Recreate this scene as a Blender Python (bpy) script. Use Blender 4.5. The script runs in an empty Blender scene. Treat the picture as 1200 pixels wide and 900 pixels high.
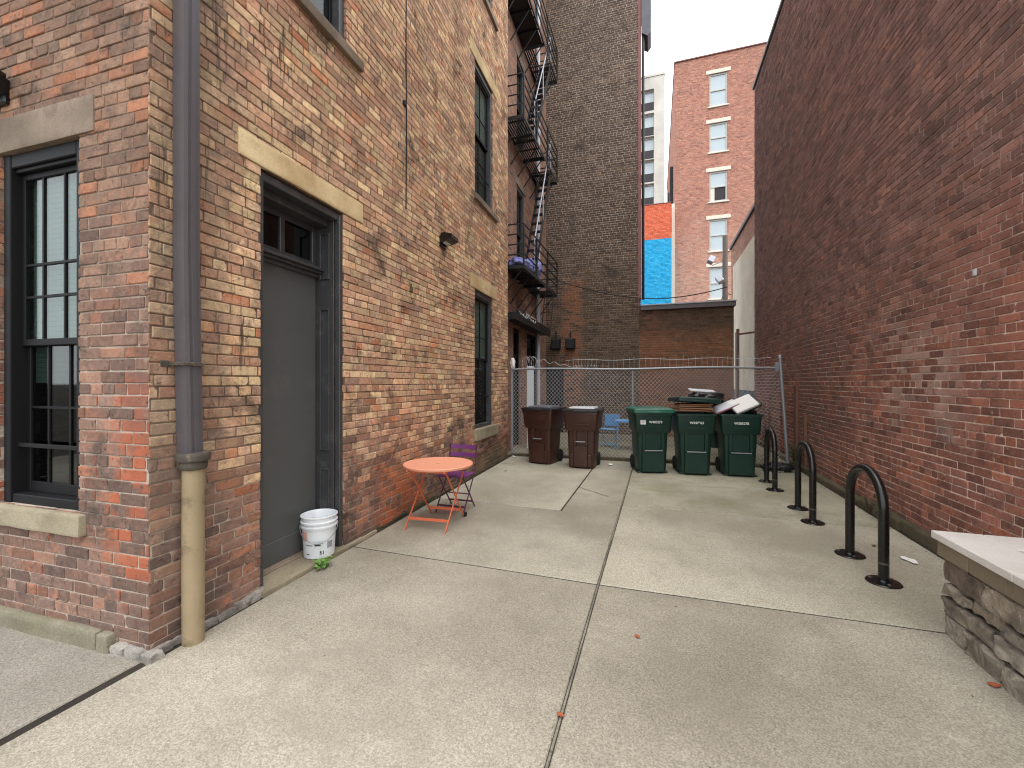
import bpy, bmesh, math, random
from mathutils import Vector, Matrix, noise
R = math.radians
rnd = random.Random(7)
scene = bpy.context.scene
COL = scene.collection

# ------------------------------------------------------------------ helpers
def C(r, g, b, k=1.0):
    def f(c):
        c /= 255.0
        return c / 12.92 if c <= 0.04045 else ((c + 0.055) / 1.055) ** 2.4
    return (f(r) * k, f(g) * k, f(b) * k, 1.0)

class MB:
    """collects shapes in a bmesh; build() links them as ONE mesh object"""
    def __init__(s):
        s.bm = bmesh.new()
    def _add(s, tmp, M=None):
        if M is not None:
            bmesh.ops.transform(tmp, matrix=M, verts=tmp.verts)
        me = bpy.data.meshes.new('tmp'); tmp.to_mesh(me); tmp.free()
        s.bm.from_mesh(me); bpy.data.meshes.remove(me)
    def box(s, x0, x1, y0, y1, z0, z1, bev=0.0, M=None, seg=1, jit=0.0):
        t = bmesh.new()
        bmesh.ops.create_cube(t, size=1.0)
        for v in t.verts:
            v.co = Vector(((x0 + x1) / 2 + v.co.x * (x1 - x0), (y0 + y1) / 2 + v.co.y * (y1 - y0), (z0 + z1) / 2 + v.co.z * (z1 - z0)))
            if jit:
                v.co += Vector((rnd.uniform(-jit, jit), rnd.uniform(-jit, jit), rnd.uniform(-jit, jit)))
        if bev > 0:
            bmesh.ops.bevel(t, geom=list(t.edges), offset=bev, segments=seg, affect='EDGES', profile=0.5)
        s._add(t, M); return s
    def face(s, pts):
        s.bm.faces.new([s.bm.verts.new(p) for p in pts]); return s
    def loft(s, rings, cap0=True, cap1=True, closed=True):
        vr = [[s.bm.verts.new(p) for p in r] for r in rings]
        n = len(vr[0])
        for a, b in zip(vr[:-1], vr[1:]):
            for i in range(n if closed else n - 1):
                j = (i + 1) % n
                s.bm.faces.new((a[i], a[j], b[j], b[i]))
        if cap0: s.bm.faces.new(list(reversed(vr[0])))
        if cap1: s.bm.faces.new(vr[-1])
        return s
    def tube(s, pts, r, n=8, cap=True):
        pts = [Vector(p) for p in pts]
        rings = []; up = None
        for i, p in enumerate(pts):
            a = pts[max(i - 1, 0)]; b = pts[min(i + 1, len(pts) - 1)]
            d = (b - a)
            if d.length < 1e-9: d = Vector((0, 0, 1))
            d.normalize()
            if up is None:
                up = Vector((0, 0, 1)) if abs(d.z) < .9 else Vector((1, 0, 0))
            x = up - d * up.dot(d)
            if x.length < 1e-4: x = d.orthogonal()
            x.normalize(); y = d.cross(x); up = x
            rr = r[i] if isinstance(r, (list, tuple)) else r
            rings.append([p + (x * math.cos(2 * math.pi * k / n) + y * math.sin(2 * math.pi * k / n)) * rr for k in range(n)])
        return s.loft(rings, cap, cap)
    def lathe(s, prof, n=24, cx=0, cy=0, cap0=True, cap1=True):
        rings = [[Vector((cx + r * math.cos(2 * math.pi * k / n), cy + r * math.sin(2 * math.pi * k / n), z)) for k in range(n)] for r, z in prof]
        return s.loft(rings, cap0, cap1)
    def bar(s, p, q, w, h, upv=(0, 0, 1)):
        p, q = Vector(p), Vector(q); d = (q - p).normalized(); u = Vector(upv)
        if abs(d.dot(u)) > .98: u = Vector((1, 0, 0))
        x = d.cross(u).normalized(); y = x.cross(d).normalized()
        ring = lambda c: [c + x * a * w / 2 + y * b * h / 2 for a, b in ((-1, -1), (1, -1), (1, 1), (-1, 1))]
        return s.loft([ring(p), ring(q)])
    def cyl(s, p, q, r, n=12): return s.tube([p, q], r, n)
    def xf(s, M):
        bmesh.ops.transform(s.bm, matrix=M, verts=s.bm.verts); return s
    def build(s, name, m, parent=None, smooth=0, recalc=True, loc=None, rz=0.0):
        if recalc: bmesh.ops.recalc_face_normals(s.bm, faces=s.bm.faces)
        me = bpy.data.meshes.new(name); s.bm.to_mesh(me); s.bm.free()
        if smooth:
            for p in me.polygons: p.use_smooth = True
            try: me.set_sharp_from_angle(angle=R(smooth))
            except Exception: pass
        me.materials.append(m)
        o = bpy.data.objects.new(name, me); COL.objects.link(o)
        if parent: o.parent = parent
        if loc: o.location = loc
        o.rotation_euler.z = rz
        return o

def tag(o, label, cat, group=None, kind=None):
    if label: o['label'] = label
    if cat: o['category'] = cat
    if group: o['group'] = group
    if kind: o['kind'] = kind
    return o
def thing(name, label, cat, loc=(0, 0, 0), rz=0.0, group=None):
    o = bpy.data.objects.new(name, None); COL.objects.link(o)
    o.location = loc; o.rotation_euler.z = rz; o.empty_display_size = .2
    return tag(o, label, cat, group)
def struct(o):
    o['kind'] = 'structure'; return o
def copy_tree(o, parent=None):
    c = o.copy(); COL.objects.link(c)
    if parent: c.parent = parent
    for ch in list(o.children): copy_tree(ch, c)
    return c
def text_part(s, size, m, parent, name, loc, rx=90, rz=0, depth=.0008, bold=0.0, align='CENTER'):
    cu = bpy.data.curves.new('txt', 'FONT'); cu.body = s; cu.size = size; cu.align_x = align; cu.align_y = 'CENTER'
    cu.extrude = depth; cu.offset = bold
    t = bpy.data.objects.new('txt', cu); COL.objects.link(t)
    me = bpy.data.meshes.new_from_object(t); bpy.data.objects.remove(t); bpy.data.curves.remove(cu)
    me.name = name; me.materials.clear(); me.materials.append(m)
    o = bpy.data.objects.new(name, me); COL.objects.link(o); o.parent = parent
    o.location = loc; o.rotation_euler = (R(rx), 0, R(rz)); return o

# ------------------------------------------------------------------ materials
class NT:
    def __init__(s, name):
        s.m = bpy.data.materials.new(name); s.m.use_nodes = True
        s.t = s.m.node_tree; s.b = s.t.nodes['Principled BSDF']
    def n(s, ty, **kw):
        nd = s.t.nodes.new(ty)
        for k, v in kw.items(): setattr(nd, k, v)
        return nd
    def l(s, a, b): s.t.links.new(a, b)
    def setin(s, sock, v):
        if isinstance(v, bpy.types.NodeSocket): s.l(v, sock)
        else: sock.default_value = v
    def math(s, op, a, b=None, c=None, clamp=False):
        nd = s.n('ShaderNodeMath', operation=op); nd.use_clamp = clamp
        s.setin(nd.inputs[0], a)
        if b is not None: s.setin(nd.inputs[1], b)
        if c is not None: s.setin(nd.inputs[2], c)
        return nd.outputs[0]
    def mix(s, f, a, b, blend='MIX'):
        nd = s.n('ShaderNodeMix', data_type='RGBA', blend_type=blend)
        s.setin(nd.inputs[0], f); s.setin(nd.inputs[6], a); s.setin(nd.inputs[7], b)
        return nd.outputs[2]
    def noise(s, vec, scale, detail=3, rough=.55, dist=0.0):
        nd = s.n('ShaderNodeTexNoise'); nd.inputs['Scale'].default_value = scale
        nd.inputs['Detail'].default_value = detail; nd.inputs['Roughness'].default_value = rough; nd.inputs['Distortion'].default_value = dist
        if vec is not None: s.l(vec, nd.inputs['Vector'])
        return nd.outputs['Fac']
    def ramp(s, f, stops, interp='LINEAR'):
        nd = s.n('ShaderNodeValToRGB'); nd.color_ramp.interpolation = interp
        e = nd.color_ramp.elements
        while len(e) < len(stops): e.new(0.5)
        for el, (p, c) in zip(e, stops):
            el.position = p; el.color = c if len(c) == 4 else (*c, 1)
        s.setin(nd.inputs[0], f); return nd.outputs[0]
    def step(s, x, a, b):
        nd = s.n('ShaderNodeMapRange', interpolation_type='SMOOTHSTEP')
        s.setin(nd.inputs[0], x); nd.inputs[1].default_value = a; nd.inputs[2].default_value = b
        return nd.outputs[0]
    def obj(s):
        return s.n('ShaderNodeTexCoord').outputs['Object']
    def bump(s, h, dist, strength=1.0, normal=None):
        nd = s.n('ShaderNodeBump'); nd.inputs['Distance'].default_value = dist; nd.inputs['Strength'].default_value = strength
        s.l(h, nd.inputs['Height'])
        if normal is not None: s.l(normal, nd.inputs['Normal'])
        return nd.outputs[0]

def simple(name, col, rough=.6, metal=0.0, var=.25, scale=6.0, bump=0.0, bscale=60, spec=.5, dirt=None, rvar=.0):
    t = NT(name); o = t.obj()
    n1 = t.noise(o, scale, 4)
    k = t.math('MULTIPLY_ADD', n1, 2 * var, 1 - var)
    g = t.n('ShaderNodeCombineColor'); [t.l(k, g.inputs[i]) for i in range(3)]
    c = t.mix(1.0, col, g.outputs[0], 'MULTIPLY')
    if dirt:
        d = t.step(t.noise(o, dirt[1], 5, .65), .5, .72)
        c = t.mix(t.math('MULTIPLY', d, dirt[2]), c, dirt[0])
    t.l(c, t.b.inputs['Base Color'])
    if rvar:
        t.l(t.math('MULTIPLY_ADD', t.noise(o, scale * 3, 4), rvar, rough - rvar / 2), t.b.inputs['Roughness'])
    else: t.b.inputs['Roughness'].default_value = rough
    t.b.inputs['Metallic'].default_value = metal
    t.b.inputs['Specular IOR Level'].default_value = spec
    if bump: t.l(t.bump(t.noise(o, bscale, 4), bump), t.b.inputs['Normal'])
    return t.m

def brick(name, hi, lo, mort_hi, mort_lo, zsplit=1.2, zblend=.6, ch=.0715, bw=.212, mw=.0055, seed=0.0, soot=.5, sootcol=C(48, 42, 40),
          header=6, patch=None, fine=1.0, eff=None, wob=.007, bumpd=.010, mfade=None, drift=.0, streak=None, mott=.6, relief=False):
    """common-bond brickwork: every brick gets its own tint; hi / lo are palettes (position, colour) above and below zsplit"""
    t = NT(name); tc = t.n('ShaderNodeTexCoord'); o = tc.outputs['Object']
    wn = t.n('ShaderNodeTexNoise'); wn.inputs['Scale'].default_value = 7; wn.inputs['Detail'].default_value = 4; t.l(o, wn.inputs['Vector'])
    wv = t.n('ShaderNodeVectorMath', operation='MULTIPLY_ADD'); t.l(wn.outputs['Color'], wv.inputs[0]); wv.inputs[1].default_value = (wob * 2,) * 3
    t.l(o, wv.inputs[2])
    sp = t.n('ShaderNodeSeparateXYZ'); t.l(wv.outputs[0], sp.inputs[0])
    sn = t.n('ShaderNodeSeparateXYZ'); t.l(tc.outputs['Normal'], sn.inputs[0])
    side = t.math('GREATER_THAN', t.math('ABSOLUTE', sn.outputs[0]), .7)
    mx = t.n('ShaderNodeMix', data_type='FLOAT'); t.l(side, mx.inputs[0]); t.l(sp.outputs[0], mx.inputs[2]); t.l(sp.outputs[1], mx.inputs[3])
    u = mx.outputs[0]; z = sp.outputs[2]
    # slow drift of the courses
    dr = t.math('MULTIPLY_ADD', t.noise(o, .6, 1), drift * 2, -drift)
    vz = t.math('DIVIDE', t.math('ADD', z, dr), ch)
    row = t.math('FLOOR', vz); fv = t.math('FRACT', t.math('ADD', vz, 100.0))
    fv = t.math('SUBTRACT', vz, row)
    hd = t.math('LESS_THAN', t.math('FLOORED_MODULO', t.math('ADD', row, seed * 3), header), .5)
    bwid = t.math('MULTIPLY_ADD', hd, -bw * .5, bw)
    rw = t.n('ShaderNodeTexWhiteNoise', noise_dimensions='1D'); t.l(t.math('ADD', row, seed + .37), rw.inputs['W'])
    off = t.math('MULTIPLY_ADD', t.math('FLOORED_MODULO', row, 2.0), .5, t.math('MULTIPLY', rw.outputs['Value'], .35))
    uu = t.math('ADD', t.math('DIVIDE', u, bwid), off)
    col = t.math('FLOOR', uu); fu = t.math('SUBTRACT', uu, col)
    cv = t.n('ShaderNodeCombineXYZ'); t.l(col, cv.inputs[0]); t.l(row, cv.inputs[1]); t.l(t.math('MULTIPLY_ADD', side, 5.0, seed), cv.inputs[2])
    w = t.n('ShaderNodeTexWhiteNoise', noise_dimensions='3D'); t.l(cv.outputs[0], w.inputs['Vector'])
    sc = t.n('ShaderNodeSeparateColor'); t.l(w.outputs['Color'], sc.inputs[0])
    r1, r2, r3 = sc.outputs[0], sc.outputs[1], sc.outputs[2]
    if relief:
        at_ = t.n('ShaderNodeAttribute'); at_.attribute_name = 'brick'; sa_ = t.n('ShaderNodeSeparateColor'); t.l(at_.outputs['Color'], sa_.inputs[0])
        r1, r2, r3 = sa_.outputs[0], sa_.outputs[1], sa_.outputs[2]
    du = t.math('MULTIPLY', t.math('MINIMUM', fu, t.math('SUBTRACT', 1.0, fu)), bwid)
    dv = t.math('MULTIPLY', t.math('MINIMUM', fv, t.math('SUBTRACT', 1.0, fv)), ch)
    nf = t.noise(o, 55, 3, .6)
    d = t.math('ADD', t.math('MINIMUM', du, dv), t.math('MULTIPLY_ADD', nf, .008 * fine, -.004 * fine))
    # joint width varies brick to brick
    d = t.math('ADD', d, t.math('MULTIPLY_ADD', r3, -.004, .001))
    mask = t.step(d, mw - .0025, mw + .0025)
    if relief: mask = at_.outputs['Alpha']
    big = t.noise(o, .55, 5, .6)
    zz = t.math('ADD', z, t.math('MULTIPLY_ADD', big, 2.2 * zblend, -1.1 * zblend))
    zz = t.math('ADD', zz, t.math('MULTIPLY_ADD', r2, .5 * zblend, -.25 * zblend))
    zone = t.step(zz, zsplit - zblend * .5, zsplit + zblend * .5)
    # neighbouring bricks share a drift of tone so that patches form
    rr = t.math('ADD', t.math('MULTIPLY', r1, .72), t.math('MULTIPLY', t.step(t.noise(o, 1.3, 3), .25, .75), .28))
    cl = t.mix(zone, t.ramp(rr, lo), t.ramp(rr, hi))
    # a second tone blotched over part of every brick
    rr2 = t.math('FRACT', t.math('ADD', rr, t.math('MULTIPLY_ADD', r3, .5, .25)))
    cl2 = t.mix(zone, t.ramp(rr2, lo), t.ramp(rr2, hi))
    cl = t.mix(t.math('MULTIPLY', t.step(t.noise(wv.outputs[0], 17, 6, .72, .5), .46, .62), mott), cl, cl2)
    # tone inside one brick
    n2 = t.noise(o, 26, 5, .65); n3 = t.noise(o, 120, 3, .6)
    k = t.math('MULTIPLY_ADD', n2, .9 * fine, 1 - .45 * fine)
    k = t.math('MULTIPLY', k, t.math('MULTIPLY_ADD', n3, .5 * fine, 1 - .25 * fine))
    k = t.math('MULTIPLY', k, t.math('MULTIPLY_ADD', r2, .56, .74) if relief else t.math('MULTIPLY_ADD', r2, .34, .83))
    g = t.n('ShaderNodeCombineColor'); [t.l(k, g.inputs[i]) for i in range(3)]
    cl = t.mix(1.0, cl, g.outputs[0], 'MULTIPLY')
    # chips and charring
    chip = t.step(t.noise(o, 34, 4, .7), .62, .70)
    cl = t.mix(t.math('MULTIPLY', chip, .45), cl, sootcol)
    mcol = t.mix(zone, mort_lo, mort_hi)
    mk = t.math('MULTIPLY_ADD', t.noise(o, 14, 5, .7), 1.1, .45)
    gm = t.n('ShaderNodeCombineColor'); [t.l(mk, gm.inputs[i]) for i in range(3)]
    mcol = t.mix(1.0, mcol, gm.outputs[0], 'MULTIPLY')
    if mfade:   # mortar smeared over or dirtied to the brick tone in patches
        mf = t.step(t.noise(o, mfade[0], 4, .6), mfade[1], mfade[2])
        mcol = t.mix(mf, mcol, mfade[3])
    smear = t.step(t.noise(o, 21, 5, .7), .58, .70)
    cl = t.mix(t.math('MULTIPLY', smear, .35), cl, mcol)
    full = t.mix(mask, mcol, cl)
    st = t.step(t.noise(o, 1.9, 7, .74, .6), .50, .68)
    full = t.mix(t.math('MULTIPLY', t.math('MULTIPLY', st, t.math('MULTIPLY_ADD', r2, 1.1, .35, clamp=True)), soot), full, sootcol)
    if streak:   # black runs of water down the face: (amount, lowest, highest, farthest)
        sm = t.n('ShaderNodeMapping'); sm.inputs['Scale'].default_value = (14, 14, .9); t.l(o, sm.inputs[0])
        sk = t.step(t.noise(sm.outputs[0], 1, 5, .75), .56, .66)
        lim = t.math('MULTIPLY', t.step(z, streak[1], streak[1] + .8), t.math('MULTIPLY', t.step(z, streak[2] + .8, streak[2]), t.step(u, streak[3] + .5, streak[3])))
        full = t.mix(t.math('MULTIPLY', t.math('MULTIPLY', sk, lim), streak[0]), full, sootcol)
    if eff:     # pale salts
        e = t.step(t.noise(o, eff[0], 6, .7, .4), .58, .74)
        full = t.mix(t.math('MULTIPLY', e, eff[2]), full, eff[1])
    for p in (patch or []):   # a patch of its own shape, wear and painted contact shade: (axis centre, half width, z0, z1, colour, amount)
        un = t.math('ADD', u, t.math('MULTIPLY_ADD', t.noise(o, 2.4, 5, .7), .9, -.45))
        a = t.step(t.math('ABSOLUTE', t.math('SUBTRACT', un, p[0])), p[1], p[1] * .4)
        zn = t.math('ADD', z, t.math('MULTIPLY_ADD', t.noise(o, 1.7, 4), 1.6, -.8))
        b = t.math('MULTIPLY', t.step(zn, p[2] - .3, p[2] + .3), t.step(zn, p[3] + .3, p[3] - .3))
        brk = t.step(t.math('ADD', r2, t.noise(o, 9, 4)), p[6] if len(p) > 6 else .6, 1.05)
        f = t.math('MULTIPLY', t.math('MULTIPLY', a, b), t.math('MULTIPLY', brk, p[5]))
        full = t.mix(f, full, t.mix(mask, mcol, p[4]))
    t.l(full, t.b.inputs['Base Color'])
    t.b.inputs['Roughness'].default_value = .93; t.b.inputs['Specular IOR Level'].default_value = .2
    h = t.math('MULTIPLY', n2, .8 if relief else .55)
    if not relief: h = t.math('ADD', t.math('ADD', h, mask), t.math('MULTIPLY', r3, .45))
    h = t.math('ADD', h, t.math('MULTIPLY', n3, .22))
    h = t.math('SUBTRACT', h, t.math('MULTIPLY', chip, .5))
    t.l(t.bump(h, bumpd), t.b.inputs['Normal'])
    return t.m

def concrete(name, base, dark, light, spk=.5, moss=0.0, stain=.5, seed=0, big=1.0, bumpd=.002, gum=False):
    t = NT(name); tc = t.n('ShaderNodeTexCoord')
    mp = t.n('ShaderNodeMapping'); mp.inputs['Location'].default_value = (seed * 3.1, seed * 1.7, 0); t.l(tc.outputs['Object'], mp.inputs[0])
    o = mp.outputs[0]
    a = t.noise(o, .55 * big, 5, .6); b = t.noise(o, 2.6 * big, 6, .68, .4); c = t.noise(o, 90, 3, .65); d = t.noise(o, 210, 2, .6)
    col = t.mix(t.step(a, .3, .7), base, dark)
    col = t.mix(t.math('MULTIPLY', t.step(b, .5, .75), stain), col, dark)
    col = t.mix(t.math('MULTIPLY', t.step(t.noise(o, 5, 5, .7), .55, .8), .35), col, light)
    # exposed aggregate
    vo = t.n('ShaderNodeTexVoronoi'); vo.inputs['Scale'].default_value = 150; t.l(o, vo.inputs['Vector'])
    vs = t.n('ShaderNodeSeparateColor'); t.l(vo.outputs['Color'], vs.inputs[0])
    k = t.math('ADD', t.math('MULTIPLY_ADD', vs.outputs[0], .55 * spk, 1 - .27 * spk), t.math('MULTIPLY_ADD', c, 1.0 * spk, -.5 * spk))
    k = t.math('ADD', k, t.math('MULTIPLY_ADD', d, .9 * spk, -.45 * spk))
    g = t.n('ShaderNodeCombineColor'); [t.l(k, g.inputs[i]) for i in range(3)]
    col = t.mix(1.0, col, g.outputs[0], 'MULTIPLY')
    peb = t.math('MULTIPLY', t.math('GREATER_THAN', vs.outputs[1], .9), spk * .6)
    col = t.mix(peb, col, dark)
    if gum:   # old gum spots trodden into the paving
        gv = t.n('ShaderNodeTexVoronoi'); gv.inputs['Scale'].default_value = 2.6; t.l(o, gv.inputs['Vector'])
        gs = t.n('ShaderNodeSeparateColor'); t.l(gv.outputs['Color'], gs.inputs[0])
        gd = t.math('ADD', gv.outputs['Distance'], t.math('MULTIPLY_ADD', c, .04, -.02))
        gm_ = t.math('MULTIPLY', t.math('LESS_THAN', gd, t.math('MULTIPLY', gs.outputs[1], .055)), t.math('GREATER_THAN', gs.outputs[0], .45))
        col = t.mix(t.math('MULTIPLY', gm_, .5), col, C(92, 86, 76))
        wet = t.step(t.noise(o, .9, 4, .6, 1.2), .56, .72)
        col = t.mix(t.math('MULTIPLY', wet, .5), col, dark)
    if moss:
        m = t.step(t.noise(o, 1.1, 6, .7, .5), .5, .7)
        col = t.mix(t.math('MULTIPLY', m, moss), col, C(112, 112, 70))
    t.l(col, t.b.inputs['Base Color']); t.b.inputs['Roughness'].default_value = .9; t.b.inputs['Specular IOR Level'].default_value = .25
    h = t.math('ADD', t.math('ADD', c, d), t.math('MULTIPLY', b, .6))
    t.l(t.bump(h, bumpd), t.b.inputs['Normal'])
    return t.m

def glass(name, tint=.55, refl=.9):
    t = NT(name); t.t.nodes.remove(t.b)
    out = [n for n in t.t.nodes if n.type == 'OUTPUT_MATERIAL'][0]
    tr = t.n('ShaderNodeBsdfTransparent'); tr.inputs[0].default_value = (tint * .92, tint, tint * .98, 1)
    gl = t.n('ShaderNodeBsdfGlossy'); gl.inputs['Roughness'].default_value = .03; gl.inputs[0].default_value = (refl, refl, refl, 1)
    lw_ = t.n('ShaderNodeLayerWeight'); lw_.inputs[0].default_value = .5; fr_ = t.math('MULTIPLY_ADD', t.math('POWER', lw_.outputs['Facing'], 4.0), .55, .05, clamp=True)
    mx = t.n('ShaderNodeMixShader'); t.l(fr_, mx.inputs[0]); t.l(tr.outputs[0], mx.inputs[1]); t.l(gl.outputs[0], mx.inputs[2])
    t.l(mx.outputs[0], out.inputs[0]); return t.m

M = {}
M['brick_left'] = brick('weathered_tan_brick',
    hi=[(0.0, C(112, 98, 90)), (.1, C(164, 138, 122)), (.3, C(198, 154, 126)), (.46, C(214, 184, 150)), (.6, C(186, 140, 116)), (.74, C(226, 200, 156)), (.9, C(198, 128, 94)), (1.0, C(222, 192, 164))],
    lo=[(0.0, C(80, 69, 66)), (.2, C(114, 92, 84)), (.4, C(148, 109, 93)), (.55, C(128, 102, 94)), (.72, C(168, 128, 108)), (.92, C(184, 114, 80)), (1.0, C(118, 97, 90))],
    mort_hi=C(116, 98, 84), mort_lo=C(178, 164, 150), zsplit=1.05, zblend=1.1, soot=.85, sootcol=C(66, 56, 52), relief=True, seed=1, wob=.009, mw=.0042,
    streak=(.9, 1.2, 5.0, 1.25), patch=[(.22, .42, -1, 6.5, C(96, 86, 80), .6, .5), (6.0, 1.5, -.6, .30, C(96, 92, 66), .85, .1), (3.2, 5, -1, .10, C(80, 70, 66), .85, .3), (2.75, .7, -.1, .7, C(192, 104, 62), .8, .45)])
M['brick_front'] = brick('weathered_pink_brick',
    hi=[(0.0, C(88, 74, 66)), (.2, C(124, 100, 86)), (.45, C(150, 118, 97)), (.62, C(126, 104, 90)), (.82, C(164, 110, 82)), (.9, C(120, 99, 87)), (1.0, C(156, 130, 107))],
    lo=[(0.0, C(86, 74, 70)), (.25, C(122, 100, 90)), (.5, C(146, 114, 98)), (.7, C(122, 100, 91)), (.92, C(172, 110, 80)), (1.0, C(140, 116, 103))],
    mort_hi=C(134, 116, 102), mort_lo=C(178, 164, 150), zsplit=2.2, zblend=1.2, soot=.9, sootcol=C(78, 68, 62), relief=True, seed=4, ch=.0725, mw=.0042,
    patch=[(-.05, .2, -1, 1.8, C(90, 76, 74), .7), (-.1, .25, .3, 1.5, C(190, 100, 62), .6, .8), (-2, 5, -1, -.15, C(100, 88, 80), .8, .2)])
M['brick_right'] = brick('dark_red_brick',
    hi=[(0.0, C(86, 68, 65)), (.2, C(122, 92, 84)), (.45, C(142, 106, 97)), (.7, C(126, 98, 92)), (.88, C(156, 111, 97)), (1.0, C(112, 91, 88))],
    lo=[(0.0, C(82, 67, 65)), (.2, C(122, 88, 80)), (.45, C(154, 104, 90)), (.68, C(132, 92, 83)), (.88, C(176, 112, 88)), (1.0, C(120, 99, 92))],
    mort_hi=C(178, 158, 148), mort_lo=C(230, 212, 198), zsplit=2.3, zblend=1.4, soot=.5, sootcol=C(78, 64, 61), relief=True, seed=9, drift=.02, mfade=(1.7, .52, .78, C(128, 104, 95)), mw=.0045,
    eff=(1.1, C(180, 162, 154), .25), streak=(.35, 3.0, 30, 99), patch=[(-4.2, 1.6, 1.4, 3.2, C(168, 106, 86), .35), (-8.5, 1.6, .5, 2.6, C(98, 80, 74), .7), (-5.6, .9, 1.3, 2.1, C(190, 178, 168), .4, .9), (-7, 8, -1, .05, C(96, 84, 68), .8, .2)])  # last patch: grime plus painted contact shade along the wall foot
M['brick_dark'] = brick('sooty_brown_brick',
    hi=[(0.0, C(82, 70, 62)), (.3, C(98, 82, 71)), (.6, C(80, 68, 60)), (.85, C(124, 103, 87)), (1.0, C(86, 76, 71))],
    lo=[(0.0, C(74, 66, 60)), (.3, C(102, 86, 73)), (.6, C(84, 71, 62)), (.85, C(122, 98, 79)), (1.0, C(86, 78, 72))],
    mort_hi=C(186, 172, 158), mort_lo=C(146, 128, 110), zsplit=5, zblend=3, soot=.8, sootcol=C(66, 60, 58), seed=13, mw=.0055, bumpd=.012, drift=.02,
    patch=[(-2.5, .42, .2, 4.9, C(160, 100, 70), .65, .45)])
M['brick_low'] = brick('brown_garden_brick',
    hi=[(0.0, C(70, 56, 46)), (.4, C(104, 82, 66)), (.75, C(88, 70, 57)), (1.0, C(122, 96, 74))],
    lo=[(0.0, C(112, 80, 62)), (.4, C(146, 104, 78)), (.7, C(132, 96, 74)), (.9, C(162, 106, 78)), (1.0, C(122, 92, 74))],
    mort_hi=C(100, 88, 76), mort_lo=C(118, 98, 82), zsplit=3.0, zblend=.6, soot=.4, seed=17, mw=.005, drift=.03, patch=[(-.1, .4, 1.0, 3.9, C(150, 92, 76), .4, .8)])
M['brick_recess'] = brick('worn_orange_brick',
    hi=[(0.0, C(92, 76, 70)), (.3, C(142, 112, 98)), (.6, C(164, 124, 104)), (.85, C(184, 130, 102)), (1.0, C(122, 102, 94))],
    lo=[(0.0, C(104, 86, 80)), (.4, C(150, 114, 98)), (.8, C(180, 124, 100)), (1.0, C(126, 108, 98))],
    mort_hi=C(160, 138, 124), mort_lo=C(160, 142, 128), zsplit=2, zblend=1, soot=.5, sootcol=C(80, 68, 64), seed=21)
M['brick_far'] = brick('far_pink_brick',  # pale tones carry the bright sky's flare in the brick colour
    hi=[(0.0, C(134, 90, 80)), (.3, C(172, 116, 100)), (.6, C(188, 128, 108)), (.85, C(202, 148, 124)), (1.0, C(158, 108, 96))],
    lo=[(0.0, C(164, 118, 102)), (.4, C(196, 146, 126)), (.8, C(208, 162, 142)), (1.0, C(180, 134, 118))],
    mort_hi=C(190, 160, 146), mort_lo=C(206, 178, 162), zsplit=12, zblend=5, soot=.4, sootcol=C(138, 104, 98), seed=25, ch=.09, bw=.26, mw=.007, bumpd=.012)
M['slab'] = [concrete('walk_concrete_%d' % i, C(*b), C(*d), C(*l), spk=.9, moss=m, seed=i + 1, stain=s, gum=True) for i, (b, d, l, m, s) in enumerate([
    ((167, 160, 145), (136, 129, 115), (186, 179, 163), .0, .6), ((164, 157, 142), (131, 124, 110), (183, 176, 160), .05, .6),
    ((174, 168, 152), (140, 134, 120), (192, 186, 170), .12, .75), ((184, 178, 162), (152, 146, 131), (198, 192, 176), .2, .65),
    ((178, 172, 155), (144, 138, 122), (194, 188, 171), .14, .7), ((176, 171, 152), (140, 135, 117), (192, 187, 168), .4, .75), ((148, 142, 132), (122, 116, 107), (166, 160, 150), .05, .5)])]
M['joint_fill'] = concrete('grey_joint_fill', C(140, 134, 122), C(96, 92, 84), C(160, 154, 140), spk=.6, stain=.8, big=3)
M['ground'] = concrete('joint_dirt', C(66, 60, 52), C(40, 36, 32), C(90, 82, 70), spk=.7)
M['yard'] = concrete('yard_concrete', C(134, 128, 110), C(92, 88, 74), C(156, 150, 128), spk=.5, moss=.5)
M['moss'] = concrete('mossy_footing', C(116, 104, 86), C(74, 70, 54), C(140, 128, 108), spk=.8, moss=.8, bumpd=.012)
M['stone_lintel'] = concrete('sandstone_yellow', C(236, 214, 170), C(188, 160, 118), C(244, 230, 198), spk=.22, stain=.85, big=2)
M['stone_grey'] = concrete('sandstone_grey', C(154, 137, 120), C(110, 97, 85), C(172, 156, 139), spk=.25, stain=.8, big=2)
M['stone_sill'] = concrete('sandstone_mossy', C(168, 157, 134), C(124, 115, 96), C(188, 178, 156), spk=.4, moss=.2, stain=.7, big=2)
M['kerb_grey'] = concrete('grey_kerb_stone', C(142, 136, 118), C(104, 100, 82), C(160, 154, 138), spk=.5, moss=.35, stain=.7, big=2)
M['footing'] = concrete('rough_grey_mortar', C(186, 180, 172), C(138, 133, 126), C(206, 202, 196), spk=.6, stain=.5, big=6, bumpd=.012)
M['door_paint'] = simple('charcoal_paint', C(84, 85, 85), .5, var=.12, scale=3, dirt=(C(112, 111, 108), 2.2, .35), bump=.0015, bscale=6, rvar=.2)
M['frame_paint'] = simple('charcoal_frame_paint', C(64, 64, 66), .45, var=.16, scale=5, dirt=(C(124, 122, 120), 9, .25), bump=.001, bscale=40)
M['black_frame'] = simple('black_window_paint', C(22, 22, 24), .6, spec=.2, var=.2)
M['downspout'] = simple('bronze_metal', C(98, 94, 98), .38, .25, var=.1, scale=2, dirt=(C(80, 74, 72), 6, .3))
M['cast_iron'] = simple('tan_painted_iron', C(152, 135, 106), .7, var=.25, scale=8, dirt=(C(84, 70, 52), 4, 1.0), bump=.002, bscale=70)
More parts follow.
